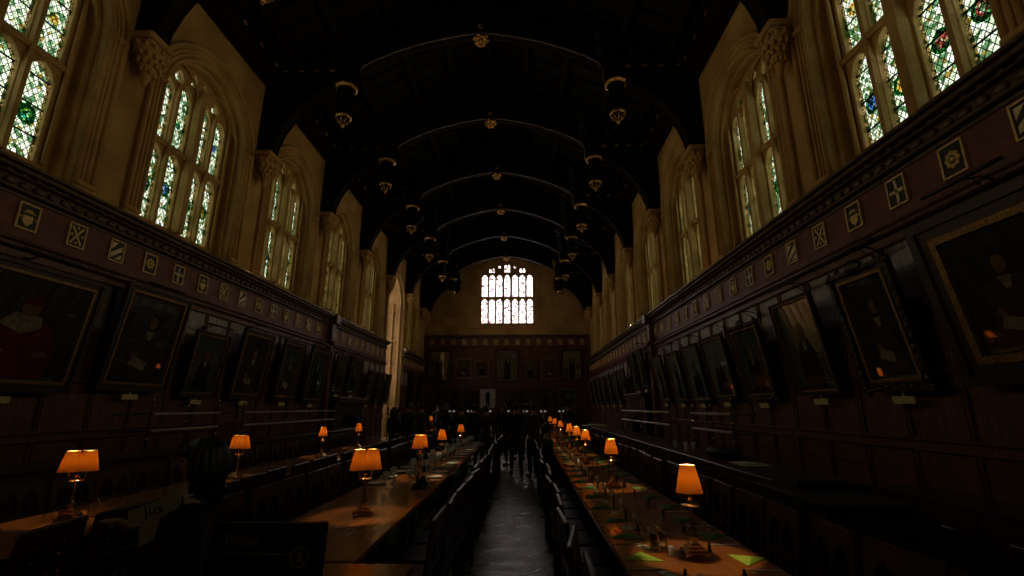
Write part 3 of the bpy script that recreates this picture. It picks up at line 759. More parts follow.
# counter wall (right)
RP = [(3.5, 4.93, 1.86, 1.72, 'counter wall portrait in a very wide gilt frame', .28, True, 'seated', CANV),
      (5.30, 6.35, 1.84, 1.58, 'counter wall portrait in a heavily carved dark frame', .16, False, 'seated', CANV),
      (6.86, 7.98, 1.84, 1.53, 'counter wall portrait beside the carved frame, bright reflections at its upper corner', .07, False, 'bust', CANVG),
      (8.54, 9.76, 1.79, 1.46, 'counter wall portrait with a carved crest on its frame', .12, False, 'bust', CANVG),
      (10.12, 11.40, 1.81, 1.44, 'dark glossy counter wall portrait, fifth from the near end', .09, False, 'bust', CANVG),
      (11.62, 12.85, 1.79, 1.44, 'dark glossy counter wall portrait, sixth from the near end', .07, False, 'bust', CANVG),
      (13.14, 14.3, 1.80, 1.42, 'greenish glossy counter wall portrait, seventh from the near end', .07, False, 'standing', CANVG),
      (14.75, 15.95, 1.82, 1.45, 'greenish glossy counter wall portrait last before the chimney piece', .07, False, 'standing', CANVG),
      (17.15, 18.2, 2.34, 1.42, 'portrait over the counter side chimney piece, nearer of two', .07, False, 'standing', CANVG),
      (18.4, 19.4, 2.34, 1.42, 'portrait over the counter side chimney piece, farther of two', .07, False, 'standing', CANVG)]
y = 20.2
for k in range(7):
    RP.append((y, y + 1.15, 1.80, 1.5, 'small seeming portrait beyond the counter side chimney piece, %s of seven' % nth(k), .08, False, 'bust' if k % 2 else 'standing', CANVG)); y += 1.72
for (y0, y1, z0, h, lab, fw, gl, kd, cv) in RP:
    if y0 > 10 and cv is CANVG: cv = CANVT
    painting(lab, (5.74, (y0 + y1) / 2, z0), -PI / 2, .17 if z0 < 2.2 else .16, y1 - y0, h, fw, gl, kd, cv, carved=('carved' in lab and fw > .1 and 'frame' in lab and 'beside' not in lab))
LP = [(3.6, 4.75, 1.85, 1.85, 'bay wall portrait at the near end, partly out of sight', .12, False, 'bust', CANV),
      (5.12, 7.0, 1.85, 1.70, 'bay wall painting of a seated cleric in red robes with white collar', .16, False, 'cardinal', CANV),
      (7.41, 8.92, 1.93, 1.80, 'bay wall portrait in a broad dark frame beside the red robed cleric', .14, False, 'seated', CANV),
      (9.31, 10.40, 1.86, 1.36, 'bay wall portrait, smaller and dark, third from the red robed cleric', .09, False, 'bust', CANVG),
      (10.88, 12.21, 1.85, 1.66, 'bay wall portrait of a pale robed sitter, above the near wall rails', .13, True, 'seated', CANV),
      (12.82, 14.05, 1.84, 1.68, 'bay wall portrait before the last two ahead of the chimney piece', .11, False, 'seated', CANVG),
      (14.54, 15.97, 1.80, 1.74, 'bay wall portrait last before the chimney piece', .11, False, 'standing', CANVG),
      (16.75, 17.80, 2.16, 1.36, 'portrait over the bay side chimney piece, nearer of two', .08, False, 'bust', CANVG),
      (18.10, 19.35, 2.16, 1.40, 'portrait over the bay side chimney piece, farther of two', .08, False, 'bust', CANVG),
      (20.2, 21.2, 1.8, 1.45, 'first portrait between the bay side chimney piece and the bay', .08, False, 'bust', CANV),
      (21.6, 22.6, 1.8, 1.45, 'second portrait between the bay side chimney piece and the bay', .08, False, 'bust', CANVG),
      (22.9, 23.75, 1.8, 1.45, 'third portrait between the bay side chimney piece and the bay', .08, False, 'bust', CANVG),
      (28.4, 29.8, 1.9, 1.9, 'portrait just beyond the tall bay', .1, True, 'bust', CANV),
      (30.6, 32.0, 1.9, 1.9, 'portrait on the bay wall nearest the end wall', .1, True, 'bust', CANV)]
for (y0, y1, z0, h, lab, fw, gl, kd, cv) in LP:
    painting(lab, (-5.74, (y0 + y1) / 2, z0), PI / 2, .13, y1 - y0, h, fw, gl, kd, cv)
EP = [(-4.85, 3.4, 1.75, 2.2, 'large dark portrait at the bay side of the end wall', .14, False, 'standing', CANV),
      (-3.07, 3.62, 1.2, 1.4, 'small gilt framed portrait beside the large dark one, upper row of end wall', .09, True, 'seated', CANV),
      (-1.78, 3.72, 1.02, 1.15, 'smallest gilt framed portrait left of the central one on the end wall', .09, True, 'bust', CANV),
      (0.03, 3.35, 1.65, 2.3, 'large central portrait below the end window', .14, True, 'standing', CANVG),
      (1.68, 3.55, 1.08, 1.42, 'brown portrait just beside the central one on the end wall', .09, False, 'bust', CANV),
      (3.03, 3.55, 1.2, 1.5, 'gilt framed portrait with pale figures, upper row of end wall', .09, True, 'seated', CANV),
      (4.6, 3.45, 1.45, 2.15, 'large portrait in gilt frame at the counter side of the end wall', .13, True, 'standing', CANVG),
      (-4.05, 1.55, 1.25, 1.34, 'lower row pale landscape portrait at the bay side of the end wall', .07, False, 'seated', PBRN),
      (-2.56, 1.55, 1.05, 1.2, 'lower row dark portrait beside the bright full length figure', .07, False, 'bust', CANV),
      (-1.33, 1.55, 1.14, 1.36, 'bright pale painting of a full length dark figure', .03, False, 'pale', CPALE),
      (0.1, 1.55, 1.0, 1.2, 'lower row dark portrait directly below the central one', .07, False, 'bust', CANV),
      (1.35, 1.55, 1.1, 1.3, 'lower row portrait with white highlights beyond the standing visitors', .07, False, 'seated', CANV),
      (2.78, 1.55, 1.15, 1.4, 'lower row portrait with a pale standing figure', .08, False, 'standing', CANV),
      (4.25, 1.55, 1.28, 1.38, 'lower row dark portrait at the counter side of the end wall', .09, True, 'bust', CANVG)]
for (x, z0, w_, h, lab, fw, gl, kd, cv) in EP:
    painting(lab, (x, YE - .13, z0), 0, .02, w_, h, fw, gl, kd, cv, plaque=False)
# picture lights on brackets above the paintings
pl0 = None
def picture_light(label, loc, rz):
    global pl0
    if pl0 is None:
        r = thing('picture_light', label, 'picture light', loc, (0, 0, rz), 'bar lights over the paintings')
        m = MB(); m.tube([(-.42, -.42, 0), (.42, -.42, 0)], .022, 8); m.obj('bar', IRON, r)
        m = MB(); m.tube([(0, 0, -.02), (0, -.2, .04), (0, -.42, 0)], .010, 6); m.tube([(-.1, 0, -.1), (0, -.3, .03)], .006, 5); m.box((0, -.01, -.04), (.08, .03, .12), bev=.008); m.obj('bracket', IRON, r)
        pl0 = r
    else: dup(pl0, loc, rz, label)
k = 0
for q in RP[:9]:
    picture_light('thin black bar light on a bracket, %s along the counter wall paintings' % nth(k), (PX - .06, (q[0] + q[1]) / 2, q[2] + q[3] + .2), -PI / 2); k += 1
k = 0
for q in LP[1:9]:
    picture_light('thin black bar light on a bracket, %s along the bay wall paintings' % nth(k), (-PX + .06, (q[0] + q[1]) / 2, min(3.78, q[2] + q[3] + .12)), PI / 2); k += 1
# chimney pieces
for s, y0, y1, zt in ((1, 17.0, 19.7, 2.16), (-1, 16.7, 19.6, 2.0)):
    r = thing('chimney_piece', 'dark %s chimney piece with moulded shelf on the %s' % ('oak' if s > 0 else 'stone', 'counter wall' if s > 0 else 'bay wall'), 'fireplace', (s * 5.8, (y0 + y1) / 2, 0))
    L = y1 - y0; m = MB()
    m.plate([rect(-L / 2, 0, L / 2, zt - .1), arch(.85, .02, 1.1, 1.35)[::1]], -s * .35, 0, 'yz'); m.obj('surround', BLACK if s < 0 else CHAIR, r)
    m = MB(); m.box((-s * .2, 0, zt - .04), (.62, L + .1, .08), bev=.02); m.box((-s * .18, 0, zt - .13), (.5, L, .1), bev=.02); m.obj('mantel_shelf', CORN, r)
    m = MB(); m.box((-s * .03, 0, .7), (.05, 1.7, 1.4)); m.obj('fireback', IRON, r)
    m = MB()
    for k in range(7): m.tube([(-s * .3, -.6 + .2 * k, .12), (-s * .3, -.6 + .2 * k, .5)], .012, 5)
    m.box((-s * .3, 0, .5), (.03, 1.3, .03)); m.box((-s * .3, 0, .12), (.03, 1.3, .03)); m.obj('grate', IRON, r)
for s, y in ((-1, 21.0), (1, 19.6)):
    m = MB(); m.box((0, 0, .07), (.08, .13, .13), bev=.01); m.ball((-s * .045, 0, .07), .025, 6, 4)
    o = m.obj('sensor_box', WHITE, loc=(s * 5.72, y, 4.885)); tag(o, 'small white sensor box on the %s cornice' % ('counter wall' if s > 0 else 'bay wall'), 'sensor')

# ------------------------------------------------------------------ tables
def make_table(w_, L):
    r = thing('refectory_table', 'x', 'table')
    m = MB(); m.box((0, 0, .74), (w_, L - .012, .04), bev=.006); m.obj('table_top', TABLE, r)
    m = MB(); m.box((-w_ / 2 + .24, 0, .67), (.03, L - .3, .1)); m.box((w_ / 2 - .24, 0, .67), (.03, L - .3, .1))
    for k in (-1, 1): m.box((0, k * (L / 2 - .15), .67), (w_ - .48, .03, .1))
    m.obj('apron', CHAIR, r)
    for a in (-1, 1):
        for c in (-1, 1):
            m = MB(); m.lathe([(.04, 0), (.04, .1), (.03, .14), (.045, .3), (.035, .5), (.045, .56), (.045, .70)], (a * (w_ / 2 - .27), c * (L / 2 - .2), 0), 10); m.obj('leg', CHAIR, r)
    m = MB(); m.box((0, 0, .12), (.06, L - .5, .05)); 
    for c in (-1, 1): m.box((0, c * (L / 2 - .2), .12), (w_ - .54, .05, .05))
    m.obj('stretcher', CHAIR, r)
    return r
SL = 2.55
tb = make_table(.88, SL)
def tables(x, ys, name, grp):
    global tb
    for i, y in enumerate(ys):
        lab = 'oak refectory table section, %s from the near end of the %s' % (nth(i), name)
        if tb.get('used') is None:
            tb.location = (x, y + SL / 2, 0); tb['label'] = lab; tb['group'] = grp; tb['used'] = 1
        else:
            d = dup(tb, (x, y + SL / 2, 0), label=lab, group=grp); 
RY = [1.95 + SL * k for k in range(8)]
LY = [3.07 + SL * k for k in range(4)] + [18.4, 18.4 + SL]
FY = [2.85 + SL * k for k in range(4)] + [18.4, 18.4 + SL]
tables(2.18, RY, 'row strewn with green napkins', 'table sections with green napkins')
tables(-.30, LY, 'row laid with glassware', 'table sections laid with glasses')
tables(-2.55, FY, 'row nearest the bay wall', 'table sections nearest the bay wall')
d = dup(tb, (.07, 3.04 - SL / 2, 0), label='separate oak table in front of the glassware row, carrying the black notice', group='single tables')
del tb['used']
for o in bpy.data.objects:
    if 'used' in o.keys(): del o['used']

# ------------------------------------------------------------------ chairs
def make_chair():
    r = thing('dining_chair', 'x', 'chair')
    m = MB(); m.box((0, .22, .445), (.45, .42, .04), bev=.01); m.obj('seat', CHAIR, r)
    m = MB()
    out = [(-.225, .46), (.225, .46), (.225, .97), (-.225, .97)]
    holes = [lancet(c, .072, .70, .80, .895, 3) for c in (-.095, .095)] + [rect(-.167, .52, -.023, .655), rect(.023, .52, .167, .655)]
    T = Matrix.Rotation(.12, 4, 'X')
    m.plate([out] + holes, -.014, .014, M=Matrix.Translation((0, .0, .46)) @ T @ Matrix.Translation((0, 0, -.46)))
    for c in (-.095, .095): m.box((c, 0, .64), (.02, .02, .32), M=Matrix.Translation((0, .0, .46)) @ T @ Matrix.Translation((0, 0, -.46)))
    m.box((0, 0, .975), (.455, .032, .022), bev=.008, M=Matrix.Translation((0, .0, .46)) @ T @ Matrix.Translation((0, 0, -.46)))
    m.obj('backrest', CHAIR, r)
    for a in (-1, 1):
        m = MB(); m.box((a * .195, .40, .215), (.04, .04, .43), bev=.006); m.obj('leg', CHAIR, r)
        m = MB(); m.box((a * .205, .012, .23), (.038, .042, .46), bev=.006); m.obj('leg', CHAIR, r)
    m = MB(); m.box((0, .38, .2), (.36, .02, .04)); m.box((-.2, .2, .14), (.02, .36, .03)); m.box((.2, .2, .14), (.02, .36, .03)); m.obj('stretcher', CHAIR, r)
    return r
PEOPLE = [(1.41, 12.0), (.32, 13.2), (-.62, 2.62)]
ch0 = make_chair(); CH_USED = [False]
def far_chair_mesh():
    m = MB()
    for c in ch0.children:
        m.add([tuple(v.co) for v in c.data.vertices], [tuple(p.vertices) for p in c.data.polygons])
    me = m.obj('dining_chair', CHAIR); d = me.data; bpy.data.objects.remove(me); return d
FARM = far_chair_mesh()
def chair_row(x, rz, ys, where, grp, jit=.03):
    n = 0
    for y in ys:
        if any(abs(x + .2 * math.sin(-rz) - px) < .45 and abs(y - py) < .40 for px, py in PEOPLE): continue
        lab = 'dark oak twin-arch chair, %s from near end, %s' % (nth(n), where)
        n += 1
        a = rz + RND.uniform(-.06, .06) * (3 if RND.random() < .08 else 1); xx = x + RND.uniform(-jit, jit)
        if not CH_USED[0]:
            ch0.location = (xx, y, 0); ch0.rotation_euler = (0, 0, a); ch0['label'] = lab; ch0['group'] = grp; CH_USED[0] = True
        elif y > 12.5:
            o = bpy.data.objects.new('dining_chair', FARM); COL.objects.link(o); o.location = (xx, y, 0); o.rotation_euler = (0, 0, a); tag(o, lab, 'chair', grp)
        else: dup(ch0, (xx, y, 0), a, lab, grp)
def seats(a, b_, step=.515): return [a + step * k for k in range(int((b_ - a) / step) + 1)]
# local +Y is the way the chair faces
chair_row(1.475, -PI / 2, seats(2.25, 22.0), 'aisle side of the napkin tables', 'chairs between the aisle and the napkin tables')
chair_row(2.92, PI / 2, seats(2.05, 22.0), 'counter side of the napkin tables', 'chairs between the napkin tables and the counter')
chair_row(.55, PI / 2, seats(3.3, 12.2) + seats(18.6, 22.9), 'aisle side of the glassware tables', 'chairs between the aisle and the glassware tables')
chair_row(-1.06, -PI / 2, seats(3.32, 13.0) + seats(18.6, 22.9), 'bay side of the glassware tables', 'chairs behind the glassware tables')
chair_row(-1.66, PI / 2, seats(2.95, 12.9) + seats(18.6, 22.9), 'aisle side of the bay wall tables', 'chairs in front of the bay wall tables')
chair_row(-3.42, -PI / 2, seats(2.95, 12.9) + seats(18.6, 22.9), 'wall side of the bay wall tables', 'chairs behind the bay wall tables')

# ------------------------------------------------------------------ table lamps
POWER = 10.5
def lamp_base():
    m = MB()
    m.box((0, 0, .030), (.13, .13, .012), bev=.004); m.box((0, 0, .045), (.10, .10, .02), bev=.005); m.box((0, 0, .062), (.07, .07, .018), bev=.004)
    for a in (-1, 1):
        for c in (-1, 1): m.ball((a * .065, c * .065, .012), .013, 8, 5); m.box((a * .055, c * .055, .025), (.035, .035, .018), bev=.004)
    return m
def lamp_stem():
    m = MB(); m.lathe([(.024, .07), (.014, .085), (.022, .10), (.026, .115), (.014, .13), (.018, .15), (.011, .165), (.014, .18), (.009, .195), (.008, .27), (.012, .275), (.012, .285)], n=12)
    return m
def shade_part(x, y, root):
    m = MB(); T = (x, y, 0); n = 24
    pro = [(.083, .365), (.046, .528)]; inn = [(.0445, .528), (.0815, .365)]
    m.lathe(pro, T, n, caps=False); m.lathe(inn, T, n, caps=False)
    s = m.obj('lamp_shade', SHADE, root)
    q = MB()
    for rr, z in ((.0835, .365), (.0465, .528)):
        q.tube([(x + rr * math.cos(t), y + rr * math.sin(t), z) for t in [2 * PI * i / 20 for i in range(21)]], .0022, 5)
        q.obj('trim_ring', RIM, s); q = MB()
    q = MB(); q.lathe([(.008, .34), (.011, .38), (.011, .41), (.006, .415)], T, 8); q.ball((x, y, .435), .014, 8, 5, mi=1, sc=(1, 1, 1.4)); q.obj('bulb_holder', [BRASS, BULB], s)
BULB = plain('bulb_glass', (0.9, 0.8, 0.6), 0.3, emit=(1.0, 0.62, 0.25), es=6.0)
def make_lamp(double):
    r = thing('table_lamp', 'x', 'lamp')
    lamp_base().obj('base', BRASS, r); lamp_stem().obj('stem', BRASS, r)
    m = MB(); m.lathe([(.012, .280), (.055, .284), (.058, .290), (.055, .294), (.014, .296), (.018, .305), (.022, .315), (.014, .328), (.008, .335)], n=20); m.obj('gallery', BRASS, r)
    if double:
        for k in (-1, 1):
            m = MB(); m.tube([(k * .012, 0, .30), (k * .04, 0, .295), (k * .052, 0, .31), (k * .055, 0, .345)], .0045, 6); m.obj('arm', BRASS, r)
            shade_part(k * .055, 0, r)
    else:
        m = MB(); m.lathe([(.008, .33), (.008, .345)], n=8); m.obj('socket', BRASS, r); shade_part(0, 0, r)
    return r
L1, L2 = make_lamp(False), make_lamp(True); LU = {}
def place_lamp(p, x, y, rz, lab, grp, power=POWER):
    z = .7605
    if p.name not in LU:
        LU[p.name] = 1; o = p; p.location = (x, y, z); p.rotation_euler = (0, 0, rz); p['label'] = lab; p['group'] = grp
    else: o = dup(p, (x, y, z), rz, lab, grp)
    for dx in ((-.055, .055) if p is L2 else (0,)):
        l = bpy.data.lights.new('lamp_bulb', 'POINT'); l.energy = power * (.6 if p is L2 else 1); l.color = (1.0, .72, .42); l.shadow_soft_size = .012
        lo = bpy.data.objects.new('lamp_bulb', l); COL.objects.link(lo)
        lo.location = (x + dx * math.cos(rz), y + dx * math.sin(rz), z + .462)
G = 'brass table lamps with orange shades'
for i, y in enumerate([3.22, 5.78, 8.1, 9.4, 10.9, 13.4, 16.0, 18.6]):
    place_lamp(L1, 2.21 if i == 0 else 2.18, y, 0, 'brass lamp with one orange shade on the napkin tables, %s from the near end' % nth(i), G)
for i, (y, rz) in enumerate([(4.29, .45), (6.5, 1.25), (8.1, 0), (10.5, 0), (19.3, .4)]):
    place_lamp(L2 if i in (0, 1, 4) else L1, -.22 if i < 2 else -.20, y, rz, 'brass lamp with orange shade%s among the glassware tables, %s from the near end' % ('' if i in (2, 3) else 's', nth(i)), G)
for i, (y, rz) in enumerate([(4.12, .5), (6.37, -.1), (9.0, 0), (10.95, 0), (19.5, 0)]):
    place_lamp(L2 if i < 2 else L1, -2.62 if i == 0 else -2.58, y, rz, 'brass lamp with orange shade on the bay wall tables, %s from the near end' % nth(i), G, POWER * .8)

# ------------------------------------------------------------------ things on the tables
TZ = .7605
def proto_napkin(mat):
    m = MB(); v = [(-.11, -.05, 0), (.12, -.07, 0), (.02, .12, 0), (-.11, -.05, .004), (.12, -.07, .004), (.02, .12, .004), (.0, -.03, .022)]
    m.add(v, [(0, 2, 1), (3, 4, 6), (4, 5, 6), (5, 3, 6), (0, 1, 4, 3), (1, 2, 5, 4), (2, 0, 3, 5)]); return m.obj('folded_napkin', mat)
class Pool:
    def __init__(s, o, cat): s.o = o; s.used = False; s.cat = cat
    def put(s, loc, rz, lab, grp):
        if not s.used:
            s.used = True; o = s.o; o.location = loc; o.rotation_euler = (0, 0, rz); tag(o, lab, s.cat, grp); return o
        o = dup(s.o, loc, rz); tag(o, lab, s.cat, grp); return o
NG, ND = Pool(proto_napkin(GREEN), 'napkin'), Pool(proto_napkin(DGREEN), 'napkin')
m = MB(); m.lathe([(.012, 0), (.013, .006), (.008, .02), (.011, .034), (.007, .042), (.009, .050), (.003, .056)], n=10); PM = Pool(m.obj('pepper_mill', IRON), 'pepper mill')
m = MB(); m.lathe([(.018, 0), (.02, .004), (.021, .05), (.019, .052), (.018, .008)], n=10, caps=False); GT = Pool(m.obj('small_tumbler', CLEAR), 'glass')
m = MB(); m.box((0, 0, .003), (.05, .09, .004)); m.box((0, 0, .010), (.045, .02, .012), bev=.003); WC = Pool(m.obj('white_name_card', WHITE), 'card')
m = MB(); m.box((0, -.05, .004), (.012, .10, .005), bev=.002); m.box((0, .05, .003), (.016, .11, .002), bev=.0008); KN_ = Pool(m.obj('table_knife', STEEL), 'knife')
m = MB(); m.lathe([(.035, 0), (.035, .003), (.005, .008), (.004, .07), (.010, .078), (.034, .10), (.040, .135), (.033, .175), (.032, .175), (.038, .135), (.008, .085)], n=14, caps=False); WG = Pool(m.obj('wine_glass', CLEAR), 'glass')
m = MB(); m.lathe([(.06, 0), (.065, .004), (.115, .014), (.118, .017), (.112, .017), (.06, .008), (.001, .008)], n=20, caps=False); DP = Pool(m.obj('dinner_plate', CHINA), 'plate')
m = MB(); v = [(-.07, -.07, 0), (.07, -.07, 0), (.07, .07, 0), (-.07, .07, 0), (0, 0, .11)]; m.add(v, [(3, 2, 1, 0), (0, 1, 4), (1, 2, 4), (2, 3, 4), (3, 0, 4)]); BN = Pool(m.obj('standing_napkin', NBLACK), 'napkin')
m = MB(); m.lathe([(.037, 0), (.037, .19), (.03, .215), (.014, .235), (.013, .30), (.015, .302), (.015, .31)], n=14); m.lathe([(.0385, .06), (.0385, .15)], n=14, mi=1, caps=False); WB = Pool(m.obj('wine_bottle', [WINE, CREAM]), 'bottle')
m = MB(); m.box((-.03, 0, .05), (.01, .09, .1)); m.box((.03, 0, .05), (.01, .09, .1)); m.box((0, 0, .005), (.08, .1, .01)); m.tube([(-.03, 0, .1), (0, 0, .14), (.03, 0, .1)], .004, 6); CR = Pool(m.obj('condiment_caddy', BRASS), 'caddy')
R2 = random.Random(3)
ys = seats(2.62, 15.5, .505); n = 0
for i, y in enumerate(ys):
    for side, x, P in ((-1, 1.87, 'aisle'), (1, 2.47, 'counter')):
        pool = NG if y < 3.3 else ND
        pool.put((x + R2.uniform(-.03, .03), y + .02 + R2.uniform(-.04, .04), TZ), R2.uniform(-.4, .4) + (0 if side < 0 else .6), '%s green folded napkin, %s from near end at the %s edge' % ('lime' if pool is NG else 'dull', nth(i), P), 'green napkins')
        if y < 11:
            PM.put((x - side * .14 + R2.uniform(-.01, .01), y + .18, TZ), 0, 'small dark pepper pot by the %s napkin at the %s edge' % (nth(i), P), 'small pots on the napkin tables')
            if side < 0:
                WC.put((x + .07, y + .26, TZ), .4 + R2.uniform(-.3, .3), 'small white card by the %s green napkin at the %s edge' % (nth(i), P), 'white cards on the napkin tables')
                GT.put((x + .20, y + .10, TZ), 0, 'small clear tumbler by the %s green napkin at the %s edge' % (nth(i), P), 'small tumblers on the napkin tables')
            KN_.put((x + side * .03, y - .17, TZ), PI / 2 + R2.uniform(-.1, .1), 'steel knife before the %s green napkin at the %s edge' % (nth(i), P), 'knives on the napkin tables')
CR.put((2.02, 3.32, TZ), .3, 'little brass condiment caddy beside the nearest single shade lamp', None)
CR.put((-2.47, 4.2, TZ), .2, 'little brass condiment caddy beside the nearest lamp of the bay wall tables', None)
ys = [y for y in seats(5.95, 13.0, .505)]
for i, y in enumerate(ys):
    for side, x, P in ((1, -.02, 'aisle'), (-1, -.60, 'bay')):
        w_ = 'setting, %s along the %s edge of the glassware row' % (nth(i), P)
        if i > 0 or side < 0: DP.put((x, y, TZ), 0, 'white plate of a ' + w_, 'plates of the glassware row')
        if all(abs(y + .12 - q) > .13 for q in (6.5, 8.1, 10.5)): WG.put((x - side * .16, y + .12, TZ), 0, 'outer wine glass of a ' + w_, 'wine glasses of the glassware row')
        if all(abs(y - .02 - q) > .13 for q in (6.5, 8.1, 10.5)): WG.put((x - side * .19, y - .02, TZ), 0, 'inner wine glass of a ' + w_, 'wine glasses of the glassware row')
        KN_.put((x + side * .0, y - .15, TZ), PI / 2, 'steel knife of a ' + w_, 'knives of the glassware row')
        if i in (2, 5, 8, 11): WB.put((-.31 + .025 * side, y + .05 + .2 * (side > 0), TZ), 0, 'dark wine bottle near the %s setting on the %s edge' % (nth(i), P), 'wine bottles')
BN.put((-.03, 5.62, TZ), .6, 'black napkin folded into a pyramid, nearer of two', None)
BN.put((-.05, 6.12 - .22, TZ), .3, 'black napkin folded into a pyramid, farther of two', None)
WG.put((-.42, 5.66, TZ), 0, 'lone wine glass standing before the first setting of the glassware row', None)

# ------------------------------------------------------------------ serving counters along both walls
def counter(s, x0, x1, y0, y1, lab):
    r = thing('serving_counter', lab, 'counter', (s * (x0 + x1) / 2, (y0 + y1) / 2, 0)); L = y1 - y0; W = x1 - x0
    m = MB(); m.box((0, 0, .99), (W + .04, L, .045), bev=.008); m.obj('counter_top', CHAIR, r)
    m = MB(); m.box((0, 0, .48), (W - .06, L - .04, .96))
    n = int(L / .7)
    for k in range(n + 1): m.box((-s * (W / 2 - .02), -L / 2 + .03 + (L - .06) * k / n, .5), (.03, .06, .92), bev=.006)
    m.box((-s * (W / 2 - .02), 0, .92), (.04, L - .02, .06), bev=.006); m.box((-s * (W / 2 - .02), 0, .08), (.04, L - .02, .12), bev=.006)
    m.obj('body', CHAIR, r); return r
counter(1, 3.42, 4.12, 4.3, 16.4, 'long dark serving counter behind the napkin tables')
counter(-1, 4.1, 4.75, 3.0, 16.2, 'long dark serving counter behind the bay wall tables')
r = thing('black_cabinet', 'tall black cabinet closing the near end of the serving counter', 'cabinet', (3.36, 3.77, 0))
MB().box((0, 0, .51), (.54, 1.0, 1.02), bev=.01).obj('body', BLACK, r); MB().box((0, 0, 1.035), (.58, 1.04, .03), bev=.006).obj('cabinet_top', BLACK, r)
m = MB(); m.box((.02, -.51, .5), (.44, .02, .86), bev=.006); m.obj('door', BLACK, r)
m = MB(); m.box((0, 0, .02), (.42, .12, .035), bev=.008); m.box((0, 0, .042), (.36, .08, .01)); tag(m.obj('black_tray', BLACK, loc=(3.45, 4.22 - .3, 1.051)), 'long black tray lying on the black cabinet', 'tray')
def gantry(s, y0, y1, x, lab, rz=0):
    r = thing('shelf_gantry', lab, 'serving gantry', (s * x, (y0 + y1) / 2, 1.013)); L = y1 - y0
    for k in range(3):
        y = -L / 2 + .05 + (L - .1) * k / 2
        m = MB(); m.tube([(0, y, 0), (0, y, .72)], .013, 8); m.lathe([(.03, 0), (.03, .015), (.012, .03)], (0, y, 0), 10)
        p = m.obj('post', IRON, r)
        for z in (.18, .42, .66): q = MB(); q.lathe([(.014, -.02), (.024, 0), (.014, .02)], (0, y, z), 8); q.obj('brass_collar', BRASS, p)
        q = MB(); q.ball((0, y, .75), .02, 8, 5); q.obj('finial', BRASS, p)
    for z in (.30, .54):
        m = MB(); m.box((0, .05, z), (.05, L - .1, .035), bev=.006); m.obj('rail', STEEL, r)
        m = MB(); m.box((0, -L / 2 - .3, z), (.03, .6, .03), bev=.004); m.obj('dark_rail_end', IRON, r)
    return r
gantry(1, 6.6, 8.2, 4.0, 'two tier steel rails on posts, nearest on the long napkin side counter')
gantry(1, 9.4, 14.0, 4.0, 'two tier steel rails on posts, farther along the napkin side counter')
gantry(-1, 6.95, 8.6, 4.35, 'two tier steel rails on posts, nearest on the bay side counter')
gantry(-1, 9.3, 13.9, 4.35, 'two tier steel rails on posts, farther along the bay side counter')
# papers, glass dishes and a bag on the counter
m = MB(); m.box((0, 0, .004), (.30, .42, .006)); m.box((.03, .05, .010), (.21, .3, .004), M=Matrix.Rotation(.3, 4, 'Z')); tag(m.obj('paper_sheets', WHITE, loc=(3.75, 5.75, 1.0135)), 'loose pale paper sheets on the serving counter', 'paper')
m = MB(); m.ball((0, 0, .07), .2, 12, 6, sc=(1, 1.8, .35)); m.tube([(-.05, -.1, .12), (0, 0, .19), (.05, .1, .12)], .012, 6); tag(m.obj('black_bag', BLACK, loc=(3.78, 6.5, 1.0135)), 'low black bag slumped on the serving counter', 'bag')
for i, (x, y) in enumerate(((3.62, 7.5), (3.7, 7.75), (3.62, 8.0), (3.8, 7.7))):
    m = MB(); m.lathe([(.03, 0), (.032, .01), (.036, .11), (.034, .11), (.03, .012)], n=12, caps=False)
    tag(m.obj('water_tumbler', CLEAR, loc=(x, y, 1.0135)), 'clear water tumbler on the counter, %s of the four beside the black bag' % nth(i), 'glass', 'water tumblers on the counter')
# low sideboard against the counter wall
r = thing('low_sideboard', 'low dark sideboard with small metal handles against the counter wall', 'sideboard', (5.45, 4.6, 0))
m = MB(); m.box((0, 0, .39), (.5, 2.6, .70), bev=.01); m.obj('body', CHAIR, r); m = MB(); m.box((0, 0, .76), (.56, 2.66, .04), bev=.008); m.obj('sideboard_top', CHAIR, r)
for k in range(4):
    m = MB(); m.box((-.26, -.96 + .64 * k, .55), (.02, .58, .26), bev=.006); dr = m.obj('drawer', CHAIR, r)
    m = MB(); m.tube([(-.27, -1.02 + .64 * k, .55), (-.30, -1.0 + .64 * k, .55), (-.30, -.92 + .64 * k, .55), (-.27, -.90 + .64 * k, .55)], .007, 6); m.obj('handle', STEEL, dr)
# rail barrier before the bay and a pale-topped side table at the far end
r = thing('brass_barrier', 'dark metal barrier with two rails in front of the tall bay', 'barrier', (-5.0, 23.6, 0))
for k in range(3): m = MB(); m.tube([(-.5 + .5 * k, 0, 0), (-.5 + .5 * k, 0, 1.6)], .02, 8); m.lathe([(.12, 0), (.12, .02), (.03, .05)], (-.5 + .5 * k, 0, 0), 10); m.ball((-.5 + .5 * k, 0, 1.62), .03, 8, 5); m.obj('post', IRON, r)
m = MB(); m.tube([(-.6, 0, 1.55), (.6, 0, 1.55)], .016, 6); m.tube([(-.6, 0, 1.3), (.6, 0, 1.3)], .016, 6); m.obj('rail', IRON, r)
r = thing('side_table', 'small dark table at far end of the counter side, with white linen', 'table', (4.1, 19.6, 0))
m = MB(); m.box((0, 0, .88), (1.3, .9, .04), bev=.01); m.obj('table_top', CHAIR, r)
for a in (-1, 1):
    for c in (-1, 1): m = MB(); m.box((a * .58, c * .38, .43), (.06, .06, .86), bev=.01); m.obj('leg', CHAIR, r)
m = MB(); m.box((0, 0, .03), (.9, .5, .05), bev=.015); m.box((.1, 0, .07), (.6, .4, .04), bev=.012); tag(m.obj('linen_stack', WHITE, loc=(4.0, 19.6, .901)), 'folded white linen stacked on the small far table', 'linen')

